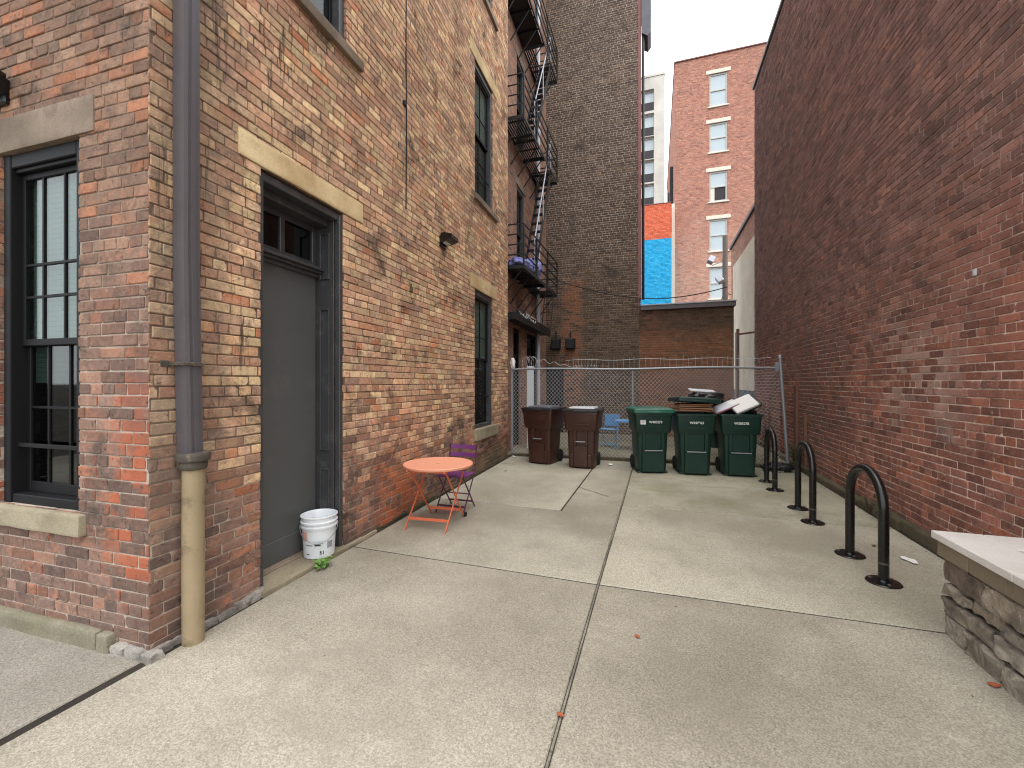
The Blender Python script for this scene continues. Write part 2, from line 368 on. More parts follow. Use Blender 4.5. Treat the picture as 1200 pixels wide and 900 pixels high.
M['iron_dark'] = simple('tarnished_iron', C(84, 78, 70), .7, .3, var=.4, scale=20, dirt=(C(150, 134, 104), 12, .6), bump=.004)
M['black_steel'] = simple('black_powdercoat', C(15, 15, 16), .28, 0, var=.15, scale=8, dirt=(C(48, 46, 44), 14, .12), rvar=.12)
M['black_iron'] = simple('black_fire_escape_iron', C(20, 20, 22), .5, .0, var=.3, scale=6, dirt=(C(50, 40, 36), 6, .3))
M['galv'] = simple('galvanised_steel', C(150, 152, 156), .45, .5, var=.15, scale=10)
M['galv_pipe'] = simple('dull_zinc_pipe', C(186, 190, 202), .5, .0, var=.2, scale=3)
M['wire'] = simple('chain_link_wire', C(188, 190, 192), .5, .25, var=.1)
M['orange_metal'] = simple('coral_orange_metal', C(228, 158, 128), .5, var=.06, scale=4, dirt=(C(216, 136, 104), 8, .3))
M['orange_leg'] = simple('orange_leg_metal', C(214, 110, 76), .5, var=.15, scale=9)
M['purple'] = simple('purple_metal', C(108, 52, 112), .45, var=.12)
M['purple_leg'] = simple('dark_purple_metal', C(84, 40, 66), .5, var=.2)
M['blue_metal'] = simple('blue_metal', C(92, 152, 204), .45, var=.12)
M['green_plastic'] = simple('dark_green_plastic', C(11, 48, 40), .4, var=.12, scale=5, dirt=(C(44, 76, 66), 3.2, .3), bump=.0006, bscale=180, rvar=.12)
M['green_lid_sheen'] = simple('green_lid_painted_sheen', C(36, 96, 78), .4, var=.1, dirt=(C(110, 150, 132), 5, .35))  # paler than the tub: reflection painted into the lid colour
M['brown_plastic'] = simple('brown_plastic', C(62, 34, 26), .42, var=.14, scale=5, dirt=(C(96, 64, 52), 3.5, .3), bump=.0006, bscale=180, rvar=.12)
M['black_plastic'] = simple('black_lid_plastic', C(36, 36, 40), .35, var=.15, dirt=(C(84, 84, 86), 4, .3))
M['grey_lid'] = simple('pale_grey_lid', C(196, 198, 202), .5, var=.1)
M['mid_grey_lid'] = simple('mid_grey_lid', C(96, 98, 104), .45, var=.1)
M['rubber'] = simple('black_rubber', C(24, 24, 24), .8)
M['white_ink'] = simple('white_stencil', C(214, 220, 216), .6, var=.12, scale=60)
M['ink'] = simple('black_ink', C(34, 34, 36), .6)
M['grey_ink'] = simple('grey_ink', C(150, 154, 160), .6)
M['orange_ink'] = simple('faded_orange_ink', C(232, 178, 160), .6)
M['bucket'] = simple('white_pail_plastic', C(226, 230, 234), .4, var=.06, dirt=(C(176, 178, 176), 7, .3))
M['paper'] = simple('white_paper', C(226, 224, 220), .8, var=.06)
M['pink_box'] = simple('red_pink_card', C(150, 96, 108), .6)
M['card'] = simple('brown_cardboard', C(166, 124, 90), .85, var=.2)
M['bag'] = simple('black_bin_bag', C(22, 22, 24), .28, var=.2, bump=.03, bscale=14)
M['planter_cap'] = concrete('pale_cap_stone', C(214, 209, 203), C(186, 180, 173), C(228, 223, 217), spk=.16, stain=.5)
M['planter_edge'] = concrete('brown_cap_block', C(134, 122, 104), C(108, 98, 82), C(150, 138, 120), spk=.3)
def stone_mat(i, c):
    t = NT('grey_rock_%d' % i); o = t.obj()
    n = t.noise(o, 7, 6, .68, .8); n2 = t.noise(o, 30, 5, .65); n3 = t.noise(o, 3, 4)
    k = tuple(x * .35 for x in c[:3]) + (1,); l = tuple(min(1, x * 1.7) for x in c[:3]) + (1,)
    cl = t.ramp(n, [(.30, k), (.47, c), (.62, l), (.72, C(196, 188, 176))])
    cl = t.mix(t.math('MULTIPLY', t.step(n3, .5, .7), .4), cl, C(120, 106, 88))
    t.l(cl, t.b.inputs['Base Color']); t.b.inputs['Roughness'].default_value = .88
    t.l(t.bump(t.math('ADD', n, t.math('MULTIPLY', n2, .5)), .03), t.b.inputs['Normal']); return t.m
M['rock'] = [stone_mat(i, C(*c)) for i, c in enumerate([(108, 100, 90), (90, 84, 78), (124, 114, 101), (102, 90, 79), (134, 126, 116)])]
M['soil'] = simple('dark_soil', C(40, 34, 30), .95, var=.5, scale=30, bump=.02)
M['glass'] = glass('window_glass', .8)
M['glass_dark'] = glass('dim_window_glass', .55)
M['blind'] = simple('pale_blind', C(150, 162, 158), .8, var=.1, scale=4)
M['curtain'] = simple('grey_green_curtain', C(146, 160, 154), .9, var=.08)
M['room'] = simple('dark_room', C(30, 28, 28), .95)
M['cream'] = concrete('cream_wall_paint', C(246, 238, 220), C(226, 214, 192), C(248, 242, 228), spk=.06, stain=.35, big=1.4)
M['slate_paint'] = simple('slate_blue_paint', C(86, 92, 98), .8, var=.2)
def painted(nm, a, b, c, mo, seed):
    P_ = [(0.0, C(*a)), (.4, C(*b)), (.75, C(*c)), (1.0, C(*b))]
    return brick(nm, hi=P_, lo=P_, mort_hi=C(*mo), mort_lo=C(*mo), seed=seed, soot=.12, sootcol=C(*mo), ch=.09, bw=.26, mw=.006, bumpd=.02, mott=.3, fine=.5)
M['orange_paint'] = painted('orange_wall_paint', (216, 104, 76), (226, 114, 84), (232, 130, 100), (200, 94, 68), 31)
M['blue_paint'] = painted('blue_wall_paint', (40, 160, 216), (48, 174, 228), (70, 186, 234), (34, 146, 204), 33)
M['pale_conc'] = concrete('pale_tower_concrete', C(214, 210, 200), C(180, 176, 168), C(224, 220, 212), spk=.05, stain=.5, big=.3)
M['dark_recess'] = simple('dark_balcony', C(46, 44, 46), .7)
M['far_frame'] = simple('far_window_frame', C(196, 194, 188), .6)
M['far_sill'] = simple('far_pale_stone', C(224, 216, 200), .8, var=.12)
M['pane_sky_tone'] = simple('sky_painted_pane', C(176, 190, 196), .08, spec=1.0, var=.2, scale=.6)  # sky reflection painted into the panes as a pale base colour
M['coping'] = simple('dark_metal_coping', C(96, 92, 92), .5, .2, var=.2)
M['lead_trim'] = simple('pale_drip_edge', C(166, 164, 170), .5, .2)
M['pink_trim'] = simple('faded_red_trim', C(138, 96, 92), .8, var=.3)
M['lilac'] = simple('lilac_bedding', C(136, 142, 200), .9, var=.25, scale=9)
M['leaf'] = simple('fresh_weed_leaf', C(104, 150, 62), .6, var=.3, scale=20)
M['drygreen'] = simple('dull_vine_leaf', C(74, 78, 48), .7, var=.4, scale=20)
M['twig'] = simple('brown_twig', C(82, 64, 48), .9)
M['dead_leaf'] = simple('russet_leaf', C(158, 82, 48), .8, var=.3, scale=40)
M['wood'] = simple('old_brown_board', C(112, 80, 64), .85, var=.3, scale=5)
M['pole'] = simple('grey_wood_pole', C(120, 112, 104), .9, var=.2)
M['lit_door_edge'] = simple('lit_edge_white', C(206, 212, 218), .6, var=.12)
M['gutter'] = simple('dark_grey_gutter', C(88, 88, 96), .5, .2)
M['rust_cable'] = simple('red_brown_cable', C(100, 52, 44), .7)

# ------------------------------------------------------------------ frame of the long facade beside the alley
LX, LY, TH = -2.79, 1.71, math.atan(.03)
ct, st_ = math.cos(TH), math.sin(TH)
def L(off, s, z=0.0):
    return (LX + off * ct - s * st_, LY + off * st_ + s * ct, z)

# ------------------------------------------------------------------ setting: ground
def slab(poly, m, name='pavement', z=0.0, inset=.0105, th=.08):
    n = len(poly); P = [Vector((x, y, 0)) for x, y in poly]
    q = []
    for i in range(n):
        a, b, c = P[i - 1], P[i], P[(i + 1) % n]
        e1 = (b - a).normalized(); e2 = (c - b).normalized()
        n1 = Vector((-e1.y, e1.x, 0)); n2 = Vector((-e2.y, e2.x, 0))
        k = (n1 + n2); k = k / max(.3, 1 + n1.dot(n2))
        q.append((b, k))
    ring = lambda ins, zz: [b + k * ins + Vector((0, 0, zz)) for b, k in q]
    mb = MB(); mb.loft([ring(inset, z - th), ring(inset, z - .006), ring(inset + .006, z)], cap0=False)
    return struct(mb.build(name, m, smooth=30))
g = MB(); g.face([(-400, -400, -.007), (400, -400, -.007), (400, 400, -.007), (-400, 400, -.007)])
struct(g.build('ground', M['ground'], recalc=False))
S = M['slab']
slab([(-2.775, -6), (-.43, -6), (-.43, 3.455), (-2.80, 3.50), (-2.745, 1.72)], S[0])
slab([(-.43, -6), (2.50, -6), (2.48, 3.50), (-.43, 3.455)], S[1])
slab([(-2.80, 3.50), (-.43, 3.455), (-.415, 5.78), (-.40, 9.0), (-1.10, 9.0), (-1.12, 5.30), (-2.86, 5.32)], S[2])
slab([(-2.86, 5.32), (-1.12, 5.30), (-1.10, 9.0), (-2.97, 8.9)], S[3])
slab([(-.43, 3.455), (2.48, 3.50), (2.48, 5.78), (-.415, 5.78)], S[4])
slab([(-.415, 5.78), (2.48, 5.78), (2.48, 9.18), (-.40, 9.0)], S[5])
slab([(-12, -6), (-2.775, -6), (-2.79, 1.69), (-12, 1.40)], S[6], inset=.008)
slab([(2.52, -6), (9, -6), (9, 3.0), (2.52, 3.0)], S[6])
slab([(-3.6, 9.02), (-.4, 9.1), (2.6, 9.28), (2.9, 14), (-3.9, 14)], M['yard'], name='yard_pavement', z=-.001)
sj = MB(); sj.loft([[Vector((-.4355 + .0, -6, -.02)), Vector((-.4245, -6, -.02)), Vector((-.4245, -6, -.0025)), Vector((-.4355, -6, -.0025))], [Vector((-.4355, 3.44, -.02)), Vector((-.4245, 3.44, -.02)), Vector((-.4245, 3.44, -.0025)), Vector((-.4355, 3.44, -.0025))], [Vector((-.4055, 9.0, -.02)), Vector((-.3945, 9.0, -.02)), Vector((-.3945, 9.0, -.0025)), Vector((-.4055, 9.0, -.0025))]])
struct(sj.build('pavement_joint', M['joint_fill']))
# a thin crack that wanders over two slabs
ck = MB(); pts = []
for i in range(15):
    f = i / 14
    pts.append(Vector((-1.16 + .54 * f + rnd.uniform(-.012, .012), 6.6 - .46 * f + rnd.uniform(-.02, .02), .004)))
for a, b in zip(pts[:-1], pts[1:]):
    w = .004
    ck.face([a + Vector((-w, -w, 0)), b + Vector((-w, -w, 0)), b + Vector((w, w, 0)), a + Vector((w, w, 0))])
struct(ck.build('pavement_crack', M['ground'], recalc=False))

# ------------------------------------------------------------------ wall sheets with openings (natural frame: x along, y into the wall, z up)
def wall_sheet(mb, x0, x1, z0, z1, holes, depth=.16, M4=None, y=0.0, grow=0.0):
    holes = [(h[0] - grow, h[1] + grow, h[2], h[3]) for h in holes]
    xs = sorted({x0, x1, *[h[0] for h in holes], *[h[1] for h in holes]})
    zs = sorted({z0, z1, *[h[2] for h in holes], *[h[3] for h in holes]})
    T = (lambda p: M4 @ Vector(p)) if M4 is not None else (lambda p: Vector(p))
    for a, b in zip(xs[:-1], xs[1:]):
        for c, d in zip(zs[:-1], zs[1:]):
            mx, mz = (a + b) / 2, (c + d) / 2
            if any(h[0] < mx < h[1] and h[2] < mz < h[3] for h in holes): continue
            mb.face([T((a, y, c)), T((b, y, c)), T((b, y, d)), T((a, y, d))])
    for h in holes:
        a, b, c, d = h[:4]; e = y + depth
        mb.face([T((a, y, c)), T((a, y, d)), T((a, e, d)), T((a, e, c))])
        mb.face([T((b, y, d)), T((b, y, c)), T((b, e, c)), T((b, e, d))])
        mb.face([T((a, y, d)), T((b, y, d)), T((b, e, d)), T((a, e, d))])
        mb.face([T((b, y, c)), T((a, y, c)), T((a, e, c)), T((b, e, c))])
    return mb

def laid_wall(name, m, parent, sheets, seed, rz=0.0, ch=.0715, bw=.212, joint=.0085, header=6, extra=None):
    """a wall laid brick by brick on a mortar sheet; sheets: (x0, x1, z0, z1, holes, ztop of the laid part)
    every brick is a worn block standing a few millimetres proud of its joints; all of it one mesh"""
    r = random.Random(seed); V, F, A = [], [], []
    mb = MB()
    for (x0, x1, z0, z1, holes, dep, lay) in sheets: wall_sheet(mb, x0, x1, z0, z1, holes, depth=dep, grow=.007)
    if extra: extra(mb)
    for f in mb.bm.faces:
        b = len(V); V += [tuple(v.co) for v in f.verts]; F.append(tuple(range(b, b + len(f.verts)))); A += [(.5, .5, .5, 0.0)] * len(f.verts)
    mb.bm.free()
    for (x0, x1, z0, z1, holes, dep, lay) in sheets:
        la, lb, lza, lzb = lay
        row = int(math.floor(lza / ch))
        sag = [r.uniform(-.002, .002) for _ in range(4)]
        while (row + 1) * ch <= lzb:
            za, zb = row * ch + joint / 2, (row + 1) * ch - joint / 2
            za = max(za, z0)
            hd = row % header == 3; L_ = bw / 2 if hd else bw
            cuts = sorted([(h[0], h[1], h) for h in holes if min(zb, h[3]) - max(za, h[2]) > .004], key=lambda q: q[0])
            ivs = []; p = la; pe = la == x0
            pl = None
            for (a, b, h) in cuts:
                if a > p: ivs.append((p, a, pl, h))
                p = b; pl = h
            if p < lb: ivs.append((p, lb, pl, None))
            off = (row % 2) * L_ * .5 + r.uniform(-.03, .03) + (.11 if hd else 0)
            for (ia, ib, ha, hb) in ivs:
                k = math.floor((ia - off) / L_); x = off + k * L_
                while x < ib:
                    l_ = L_
                    a, b = x + joint / 2 + r.uniform(-.002, .002), x + l_ - joint / 2 + r.uniform(-.002, .002)
                    x += l_
                    a_, b_ = max(a, ia), min(b, ib)
                    if a_ == ia and b_ - a_ < .05 and not (b_ <= a_): pass
                    if b_ - a_ < .018: continue
                    prd = .0058 + r.uniform(-.0025, .0035) if r.random() > .05 else r.uniform(.003, .004)
                    eA = ha is not None and a_ == ia; eB = hb is not None and b_ == ib
                    jt = lambda q=.0016: r.uniform(-q, q)
                    c_ = [min(.02, max(.002, abs(r.gauss(0, .0045)))) for _ in range(4)]
                    if r.random() < .12: c_[r.randrange(4)] = r.uniform(.012, .024)
                    zz0, zz1 = za + jt(.0018), zb + jt(.0018)
                    c_ = [min(q, (zz1 - zz0) * .4, (b_ - a_) * .4) for q in c_]
                    ol = [(a_ + c_[0], zz0), (b_ - c_[1], zz0), (b_, zz0 + c_[1]), (b_, zz1 - c_[2]), (b_ - c_[2], zz1), (a_ + c_[3], zz1), (a_, zz1 - c_[3]), (a_, zz0 + c_[0])]
                    ol = [(px + jt(), pz + jt()) for px, pz in ol]
                    cx, cz = (a_ + b_) / 2, (zz0 + zz1) / 2
                    base = len(V); tilt = r.uniform(-.0011, .0011); tilz = r.uniform(-.0008, .0008)
                    ins = r.uniform(.003, .006)
                    for ring in range(3):
                        for (px, pz) in ol:
                            if ring == 0:
                                yy = .002
                                if eA and px < ia + .03: yy = dep
                                if eB and px > ib - .03: yy = dep
                                V.append((px, yy, pz))
                            elif ring == 1: V.append((px, -prd * .5 + jt(.0008), pz))
                            else:
                                dx, dz = cx - px, cz - pz
                                qx = px + math.copysign(min(ins, abs(dx)), dx); qz = pz + math.copysign(min(ins, abs(dz)), dz)
                                V.append((qx, -prd + tilt * (qx - cx) / .1 + tilz * (qz - cz) / .03, qz))
                    F += [(base + q, base + (q + 1) % 8, base + 8 + (q + 1) % 8, base + 8 + q) for q in range(8)]
                    F += [(base + 8 + q, base + 8 + (q + 1) % 8, base + 16 + (q + 1) % 8, base + 16 + q) for q in range(8)]
                    F.append(tuple(base + 16 + q for q in range(8)))
                    A += [(r.random(), r.random(), r.random(), 1.0)] * 24
            row += 1
    me = bpy.data.meshes.new(name); me.from_pydata(V, [], F)
    at_ = me.attributes.new('brick', 'FLOAT_COLOR', 'POINT'); at_.data.foreach_set('color', [c for q in A for c in q])
    me.update(); me.materials.append(m)
    o = bpy.data.objects.new(name, me); COL.objects.link(o); o.parent = parent; o.rotation_euler.z = rz
    return o

def sash_window(parent, loc, rz, w, h, ymid, cols=3, rows_u=(.36,), label=None, fm='frame_paint', sm='black_frame', recess=.06, trim=.07, blind='blind', blind_to=.0, storm=.42, rows_l=None):
    """double-hung window; natural frame, origin at the bottom middle of the opening on the wall face"""
    f = MB(); t = trim
    f.box(-w / 2, -w / 2 + t, recess - .045, recess + .06, 0, h, .006); f.box(w / 2 - t, w / 2, recess - .04, recess + .06, 0, h, .006)
    f.box(-w / 2 + t, w / 2 - t, recess - .04, recess + .06, h - .09, h, .006); f.box(-w / 2 + t, w / 2 - t, recess - .035, recess + .06, 0, .06, .006)
    f.box(-w / 2 + t, w / 2 - t, recess - .02, recess + .03, h - .115, h - .088, .004)
    o = f.build('window', M[fm], parent, loc=loc, rz=rz)
    if label: o['label'] = label
    iw = w / 2 - t; z0, z1 = .06, h - .115; zm = z0 + (z1 - z0) * ymid
    s = MB(); b = .035
    yu, yl = recess + .012, recess + .04
    for (c, d, y) in ((zm - .02, z1, yu), (z0, zm + .025, yl)):
        s.box(-iw, -iw + b, y, y + .03, c, d, .004); s.box(iw - b, iw, y, y + .03, c, d, .004)
        s.box(-iw + b, iw - b, y, y + .03, d - .04, d, .004); s.box(-iw + b, iw - b, y, y + .03, c, c + (.045 if y == yu else .07), .004)
    for k in range(1, cols):
        x = -iw + 2 * iw * k / cols
        s.box(x - .008, x + .008, yu + .004, yu + .02, zm + .02, z1 - .04); s.box(x - .008, x + .008, yl + .004, yl + .02, z0 + .07, zm - .02)
    for q in rows_u:
        zz = zm + (z1 - zm) * q; s.box(-iw + b, iw - b, yu + .003, yu + .021, zz - .008, zz + .008)
    for q in (rows_u if rows_l is None else rows_l):
        zz = z0 + (zm - z0) * (1 - q); s.box(-iw + b, iw - b, yl + .003, yl + .021, zz - .008, zz + .008)
    if storm:
        zz = z0 + (zm - z0) * storm; s.box(-iw, iw, recess - .012, recess + .004, zz - .014, zz + .014, .003)
    s.build('sash', M[sm], o)
    p = MB(); p.box(-iw + .02, iw - .02, yu + .012, yu + .016, zm, z1 - .02); p.build('pane', M['glass'], o)
    p = MB(); p.box(-iw + .02, iw - .02, yl + .012, yl + .016, z0 + .02, zm); p.build('pane', M['glass_dark'], o)
    bl = MB(); nsl = int((z1 - z0) * (1 - blind_to) / .035)
    for k in range(nsl):
        zz = z1 - .02 - k * .035
        bl.box(-iw + .01, iw - .01, yl + .028, yl + .032, zz - .033, zz, M=Matrix.Translation((0, 0, 0)))
    bl.build('blind', M[blind], o)
    return o

def rough_block(mb, x0, x1, y0, y1, z0, z1, amp=.006, cuts=5, bev=.008, Mx=None, freq=9):
    t = bmesh.new(); bmesh.ops.create_cube(t, size=1.0)
    for v in t.verts:
        v.co = Vector(((x0 + x1) / 2 + v.co.x * (x1 - x0), (y0 + y1) / 2 + v.co.y * (y1 - y0), (z0 + z1) / 2 + v.co.z * (z1 - z0)))
    bmesh.ops.bevel(t, geom=list(t.edges), offset=bev, segments=2, affect='EDGES', profile=.6)
    bmesh.ops.subdivide_edges(t, edges=[e for e in t.edges if e.calc_length() > .04], cuts=cuts, use_grid_fill=True)
    for v in t.verts:
        v.co += noise.noise_vector(v.co * freq + Vector((3.1, x0 * 7, y0 * 5))) * amp + noise.noise_vector(v.co * freq * 3) * amp * .4
    mb._add(t, Mx); return mb

# ------------------------------------------------------------------ corner building with the facade along the alley
B = thing('brick_building', 'tan and orange weathered brick building with dark grey door and sandstone lintels', 'building', (LX, LY, 0), TH)
RL = math.pi / 2
MS = Matrix.Rotation(RL, 4, 'Z')      # natural frame -> facade along the alley (x along +y, faces +x)
DOOR = (.762, 1.70, .03, 3.22)
W1 = (5.10, 6.03, .79, 3.21); W2 = (5.10, 6.03, 4.84, 7.16); W3 = (5.10, 6.03, 8.6, 10.8); WN = (.80, 1.74, 4.84, 7.16); WN3 = (.80, 1.74, 8.6, 10.8)
HT, LEN = 10.9, 7.02
holes = [DOOR, W1, W2, W3, WN, WN3]
def door_returns(mb):
    a, b, c, d = DOOR; a -= .007; b += .007
    for P in ([(a, .2, c), (a, .2, d), (a, .36, d), (a, .36, c)], [(b, .2, d), (b, .2, c), (b, .36, c), (b, .36, d)], [(a, .2, d), (b, .2, d), (b, .36, d), (a, .36, d)]): mb.face(P)
laid_wall('wall', M['brick_left'], B, [(0, LEN, 0, HT, holes, .20, (-.004, LEN, 0, HT))], 11, rz=RL, extra=door_returns)
FW = (-1.40, -.605, .79, 3.13)        # opening of the window in the street face
laid_wall('wall', M['brick_front'], B, [(-7, 0, 0, HT, [FW, (-1.36 - 2.4, -.605 - 2.4, .79, 3.13), (-1.36, -.605, 4.84, 7.16)], .20, (-3.2, .004, 0, 6.0))], 12, ch=.0725)
bk = MB()
bk.face([(0, LEN, 0), (-7, LEN, 0), (-7, LEN, HT), (0, LEN, HT)]); bk.face([(-7, 0, 0), (-7, 0, HT), (-7, LEN, HT), (-7, LEN, 0)])
bk.build('wall', M['brick_recess'], B, recalc=False)
rf = MB(); rf.box(-7.2, .12, -.12, LEN + .02, HT, HT + .25, .02); rf.build('roof', M['coping'], B)
# corner bricks with real relief: every other course a header stands a little proud at the arris
# windows of the facade
def fac_window(h, lab, mid=.52, **kw):
    return sash_window(B, (0, (h[0] + h[1]) / 2, h[2]), RL, h[1] - h[0], h[3] - h[2], mid, label=lab, **kw)
fac_window(W1, None, blind='curtain', blind_to=.42, cols=2); fac_window(W2, None, blind_to=.0, cols=2); fac_window(W3, None, cols=2); fac_window(WN, None, cols=2, blind_to=.5); fac_window(WN3, None, cols=2)
for k, a in ((0, -1.0025), (1, -3.3825)):
    sash_window(B, (a, 0, .79), 0, .795 if k == 0 else .755, 2.34, .47, cols=3, rows_u=(.27, .46), rows_l=(.43,), storm=.32, fm='black_frame', blind='curtain', blind_to=.34)
sash_window(B, (-.9825, 0, 4.84), 0, .755, 2.32, .5, cols=3)
# lintels and sills
def lintel(x0, x1, z0, z1, m, facade=True, proud=.016, name='lintel'):
    mb = MB(); rough_block(mb, x0, x1, -proud, .12, z0, z1, amp=.003, cuts=6, bev=.006)
    return mb.build(name, M[m], B, smooth=40, rz=RL if facade else 0)
lintel(.572, 1.99, 3.222, 3.41, 'stone_lintel')
for h in (W1, W2, W3, WN, WN3): lintel(h[0] - .22, h[1] + .24, h[3] + .002, h[3] + .235, 'stone_lintel')
for h in (W1, W2, W3, WN, WN3):
    mb = MB(); rough_block(mb, h[0] - .05, h[1] + .22, -.055, .14, h[2] - .20 if h is W1 else h[2] - .10, h[2] - .003, amp=.004, cuts=6, bev=.01)
    mb.build('sill', M['stone_sill'] if h is W1 else M['stone_grey'], B, smooth=40, rz=RL)
lintel(-1.60, -.455, 3.132, 3.36, 'stone_grey', False); lintel(-3.96, -2.855, 3.132, 3.36, 'stone_grey', False); lintel(-1.56, -.455, 7.162, 7.38, 'stone_grey', False)
for a in (0, -2.4):
    mb = MB(); rough_block(mb, -1.50 + a, -.535 + a, -.045, .14, .655, .787, amp=.005, cuts=6, bev=.012); mb.build('sill', M['stone_sill'], B, smooth=40)
mb = MB(); rough_block(mb, -1.46, -.535, -.06, .14, 4.72, 4.837, amp=.005, cuts=6, bev=.012); mb.build('sill', M['stone_grey'], B, smooth=40)
# footing: broken mortar along the alley, a mossy stone kerb along the street face
mb = MB()
y = 0.0
while y < .70:
    d = rnd.uniform(.07, .14); rough_block(mb, y - .01, y + d + .01, -rnd.uniform(.02, .045), .03, -.03, rnd.uniform(.03, .055), amp=.014, cuts=4, bev=.012, freq=17); y += d
mb.build('footing', M['footing'], B, smooth=35, rz=RL)
mb = MB(); y = 1.98
while y < LEN:
    d = rnd.uniform(.25, .6); rough_block(mb, y - .01, min(y + d, LEN), -rnd.uniform(.008, .03), .03, -.03, rnd.uniform(.02, .05), amp=.012, cuts=5, bev=.01, freq=14); y += d
mb.build('footing', M['moss'], B, smooth=35, rz=RL)
mb = MB(); x = -.26
while x < .03:
    d = rnd.uniform(.08, .14); rough_block(mb, x, x + d, -.045, .03, -.03, rnd.uniform(.035, .055), amp=.014, cuts=4, bev=.012, freq=17); x += d
mb.build('footing', M['footing'], B, smooth=35)
mb = MB(); x = -6.9
while x < -.28:
    d = min(1.3, -.27 - x); rough_block(mb, x, x + d, -.05, .03, -.03, .105, amp=.006, cuts=7, bev=.02); x += d + .004
mb.build('kerb_stone', M['kerb_grey'], B, smooth=35)
mb = MB(); rough_block(mb, .745, 1.72, -.06, .36, -.03, .04, amp=.010, cuts=9, bev=.014, freq=12); rough_block(mb, 1.725, 2.2, -.04, .05, -.03, .03, amp=.01, cuts=5, bev=.01)
mb.build('door_step', M['stone_sill'], B, smooth=35, rz=RL)
# door set deep in its opening
a, b, c, d = DOOR; dm = (a + b) / 2; dw = b - a
D = MB(); D.box(-.40, .395, .252, .30, .055, 2.60, .004); D.box(-.40, .395, .242, .252, .055, .25, .004)
door = D.build('door', M['door_paint'], B, loc=(0, dm, 0), rz=RL)
F = MB(); hw = dw / 2
F.box(-hw, -hw + .05, .02, .30, .035, 3.19, .004)               # near post
F.box(hw - .045, hw, .005, .06, .035, 3.19, .006)               # outer bead
F.box(hw - .06, hw - .046, .06, .30, .035, 3.19, .003)          # panelled reveal
for (z0, z1) in ((.16, .78), (.95, 2.30), (2.58, 3.02)):        # raised mouldings of the reveal
    for (y0, y1, q0, q1) in ((.10, .112, z0, z1), (.20, .212, z0, z1), (.112, .20, z0, z0 + .014), (.112, .20, z1 - .014, z1)):
        F.box(hw - .075, hw - .06, y0, y1, q0, q1, .003)

F.box(-hw, hw, .02, .32, 3.14, 3.205, .006); F.box(-hw + .05, hw - .06, .12, .30, 3.08, 3.14, .006)
F.build('door_frame', M['frame_paint'], door)
mb = MB(); mb.box(-hw + .05, hw - .06, .17, .30, .03, .056, .004); mb.build('threshold', M['stone_grey'], door)
Tb = MB()
for (y0, z0, z1) in ((.215, 2.595, 2.63), (.185, 2.63, 2.655), (.16, 2.655, 2.68), (.205, 2.68, 2.70)): Tb.box(-hw + .05, hw - .06, y0, .30, z0, z1, .005)
Tb.build('transom_bar', M['frame_paint'], door)
Ts = MB()
for x in (-hw + .05, -.03, hw - .12): Ts.box(x, x + .055, .25, .29, 2.70, 3.08, .006)
Ts.box(-hw + .05, hw - .06, .252, .288, 2.70, 2.745, .004); Ts.box(-hw + .05, hw - .06, .252, .288, 3.03, 3.08, .004)
tw = Ts.build('transom_window', M['frame_paint'], door)
mb = MB(); mb.box(-hw + .06, hw - .07, .272, .276, 2.73, 3.05); mb.build('pane', M['glass_dark'], door)
mb = MB(); mb.box(-hw, hw, .34, .345, 0, 3.2); mb.build('backing', M['room'], door)

# downspout at the corner: square metal above, cast iron boot below
ds = thing('downspout', 'grey brown square metal downspout set into a tan cast iron pipe at the building corner', 'downspout', L(.09, .19), TH)
mb = MB(); ww = .058
prof = [(-ww, -.045), (-ww * .55, -.052), (-ww * .5, -.045), (-ww * .1, -.045), (-ww * .05, -.052), (ww * .45, -.052), (ww * .5, -.045), (ww, -.045), (ww, .05), (-ww, .05)]
prof = [(x * .86, y * .92) for x, y in prof]
rings = []
for (z, dy, dx) in ((1.14, .02, .0), (1.75, .01, -.003), (2.4, .0, -.004), (HT - .1, .0, -.004)):
    # profile ribs face the alley (+x); long side runs along the wall (y)
    rings.append([Vector((-p[1] + dx - .02, p[0] + dy - .022, z)) for p in prof])
mb.loft(rings); mb.build('metal_pipe', M['downspout'], ds, smooth=20)
mb = MB(); mb.lathe([(.058, -.02), (.060, .35), (.059, .8), (.058, 1.08)], 24); mb.build('iron_pipe', M['cast_iron'], ds, smooth=40)
mb = MB(); mb.lathe([(.066, 1.065), (.074, 1.075), (.076, 1.10), (.070, 1.115), (.088, 1.12), (.094, 1.15), (.088, 1.168), (.06, 1.168)], 24); mb.build('collar', M['iron_dark'], ds, smooth=40)
mb = MB(); mb.box(-.09, .036, -.088, -.074, 1.70, 1.722, .003); mb.box(.027, .037, -.08, .048, 1.70, 1.722, .003); mb.box(-.09, .036, .036, .046, 1.70, 1.722, .003)
mb.box(-.092, -.083, -.135, -.08, 1.69, 1.732, .003)
mb.build('strap', M['iron_dark'], ds)

# lamps, cable on the facade
def wall_lamp(name, loc, rz, label, grp=None):
    t = thing(name, label, 'wall lamp', loc, rz, grp)   # natural: faces -y
    mb = MB(); mb.box(-.085, .085, -.035, .0, -.085, .085, .01); mb.build('back_plate', M['black_steel'], t)
    mb = MB()
    rings = [[Vector((x, y, z)) for x, y, z in ((-w, yy, z0), (w, yy, z0), (w, yy, z1), (-w, yy, z1))] for (yy, w, z0, z1) in ((-.03, .10, -.03, .10), (-.09, .115, -.02, .105), (-.21, .12, .02, .075))]
    mb.loft(rings); mb.build('hood', M['black_steel'], t)
    mb = MB(); mb.loft([[Vector((x, y, z)) for x, y, z in ((-.09, -.18, .028), (.09, -.18, .028), (.08, -.06, -.022), (-.08, -.06, -.022))], [Vector((x, y, z)) for x, y, z in ((-.09, -.18, .016), (.09, -.18, .016), (.08, -.06, -.034), (-.08, -.06, -.034))]])
    mb.build('lens', M['grey_lid'], t)
    return t
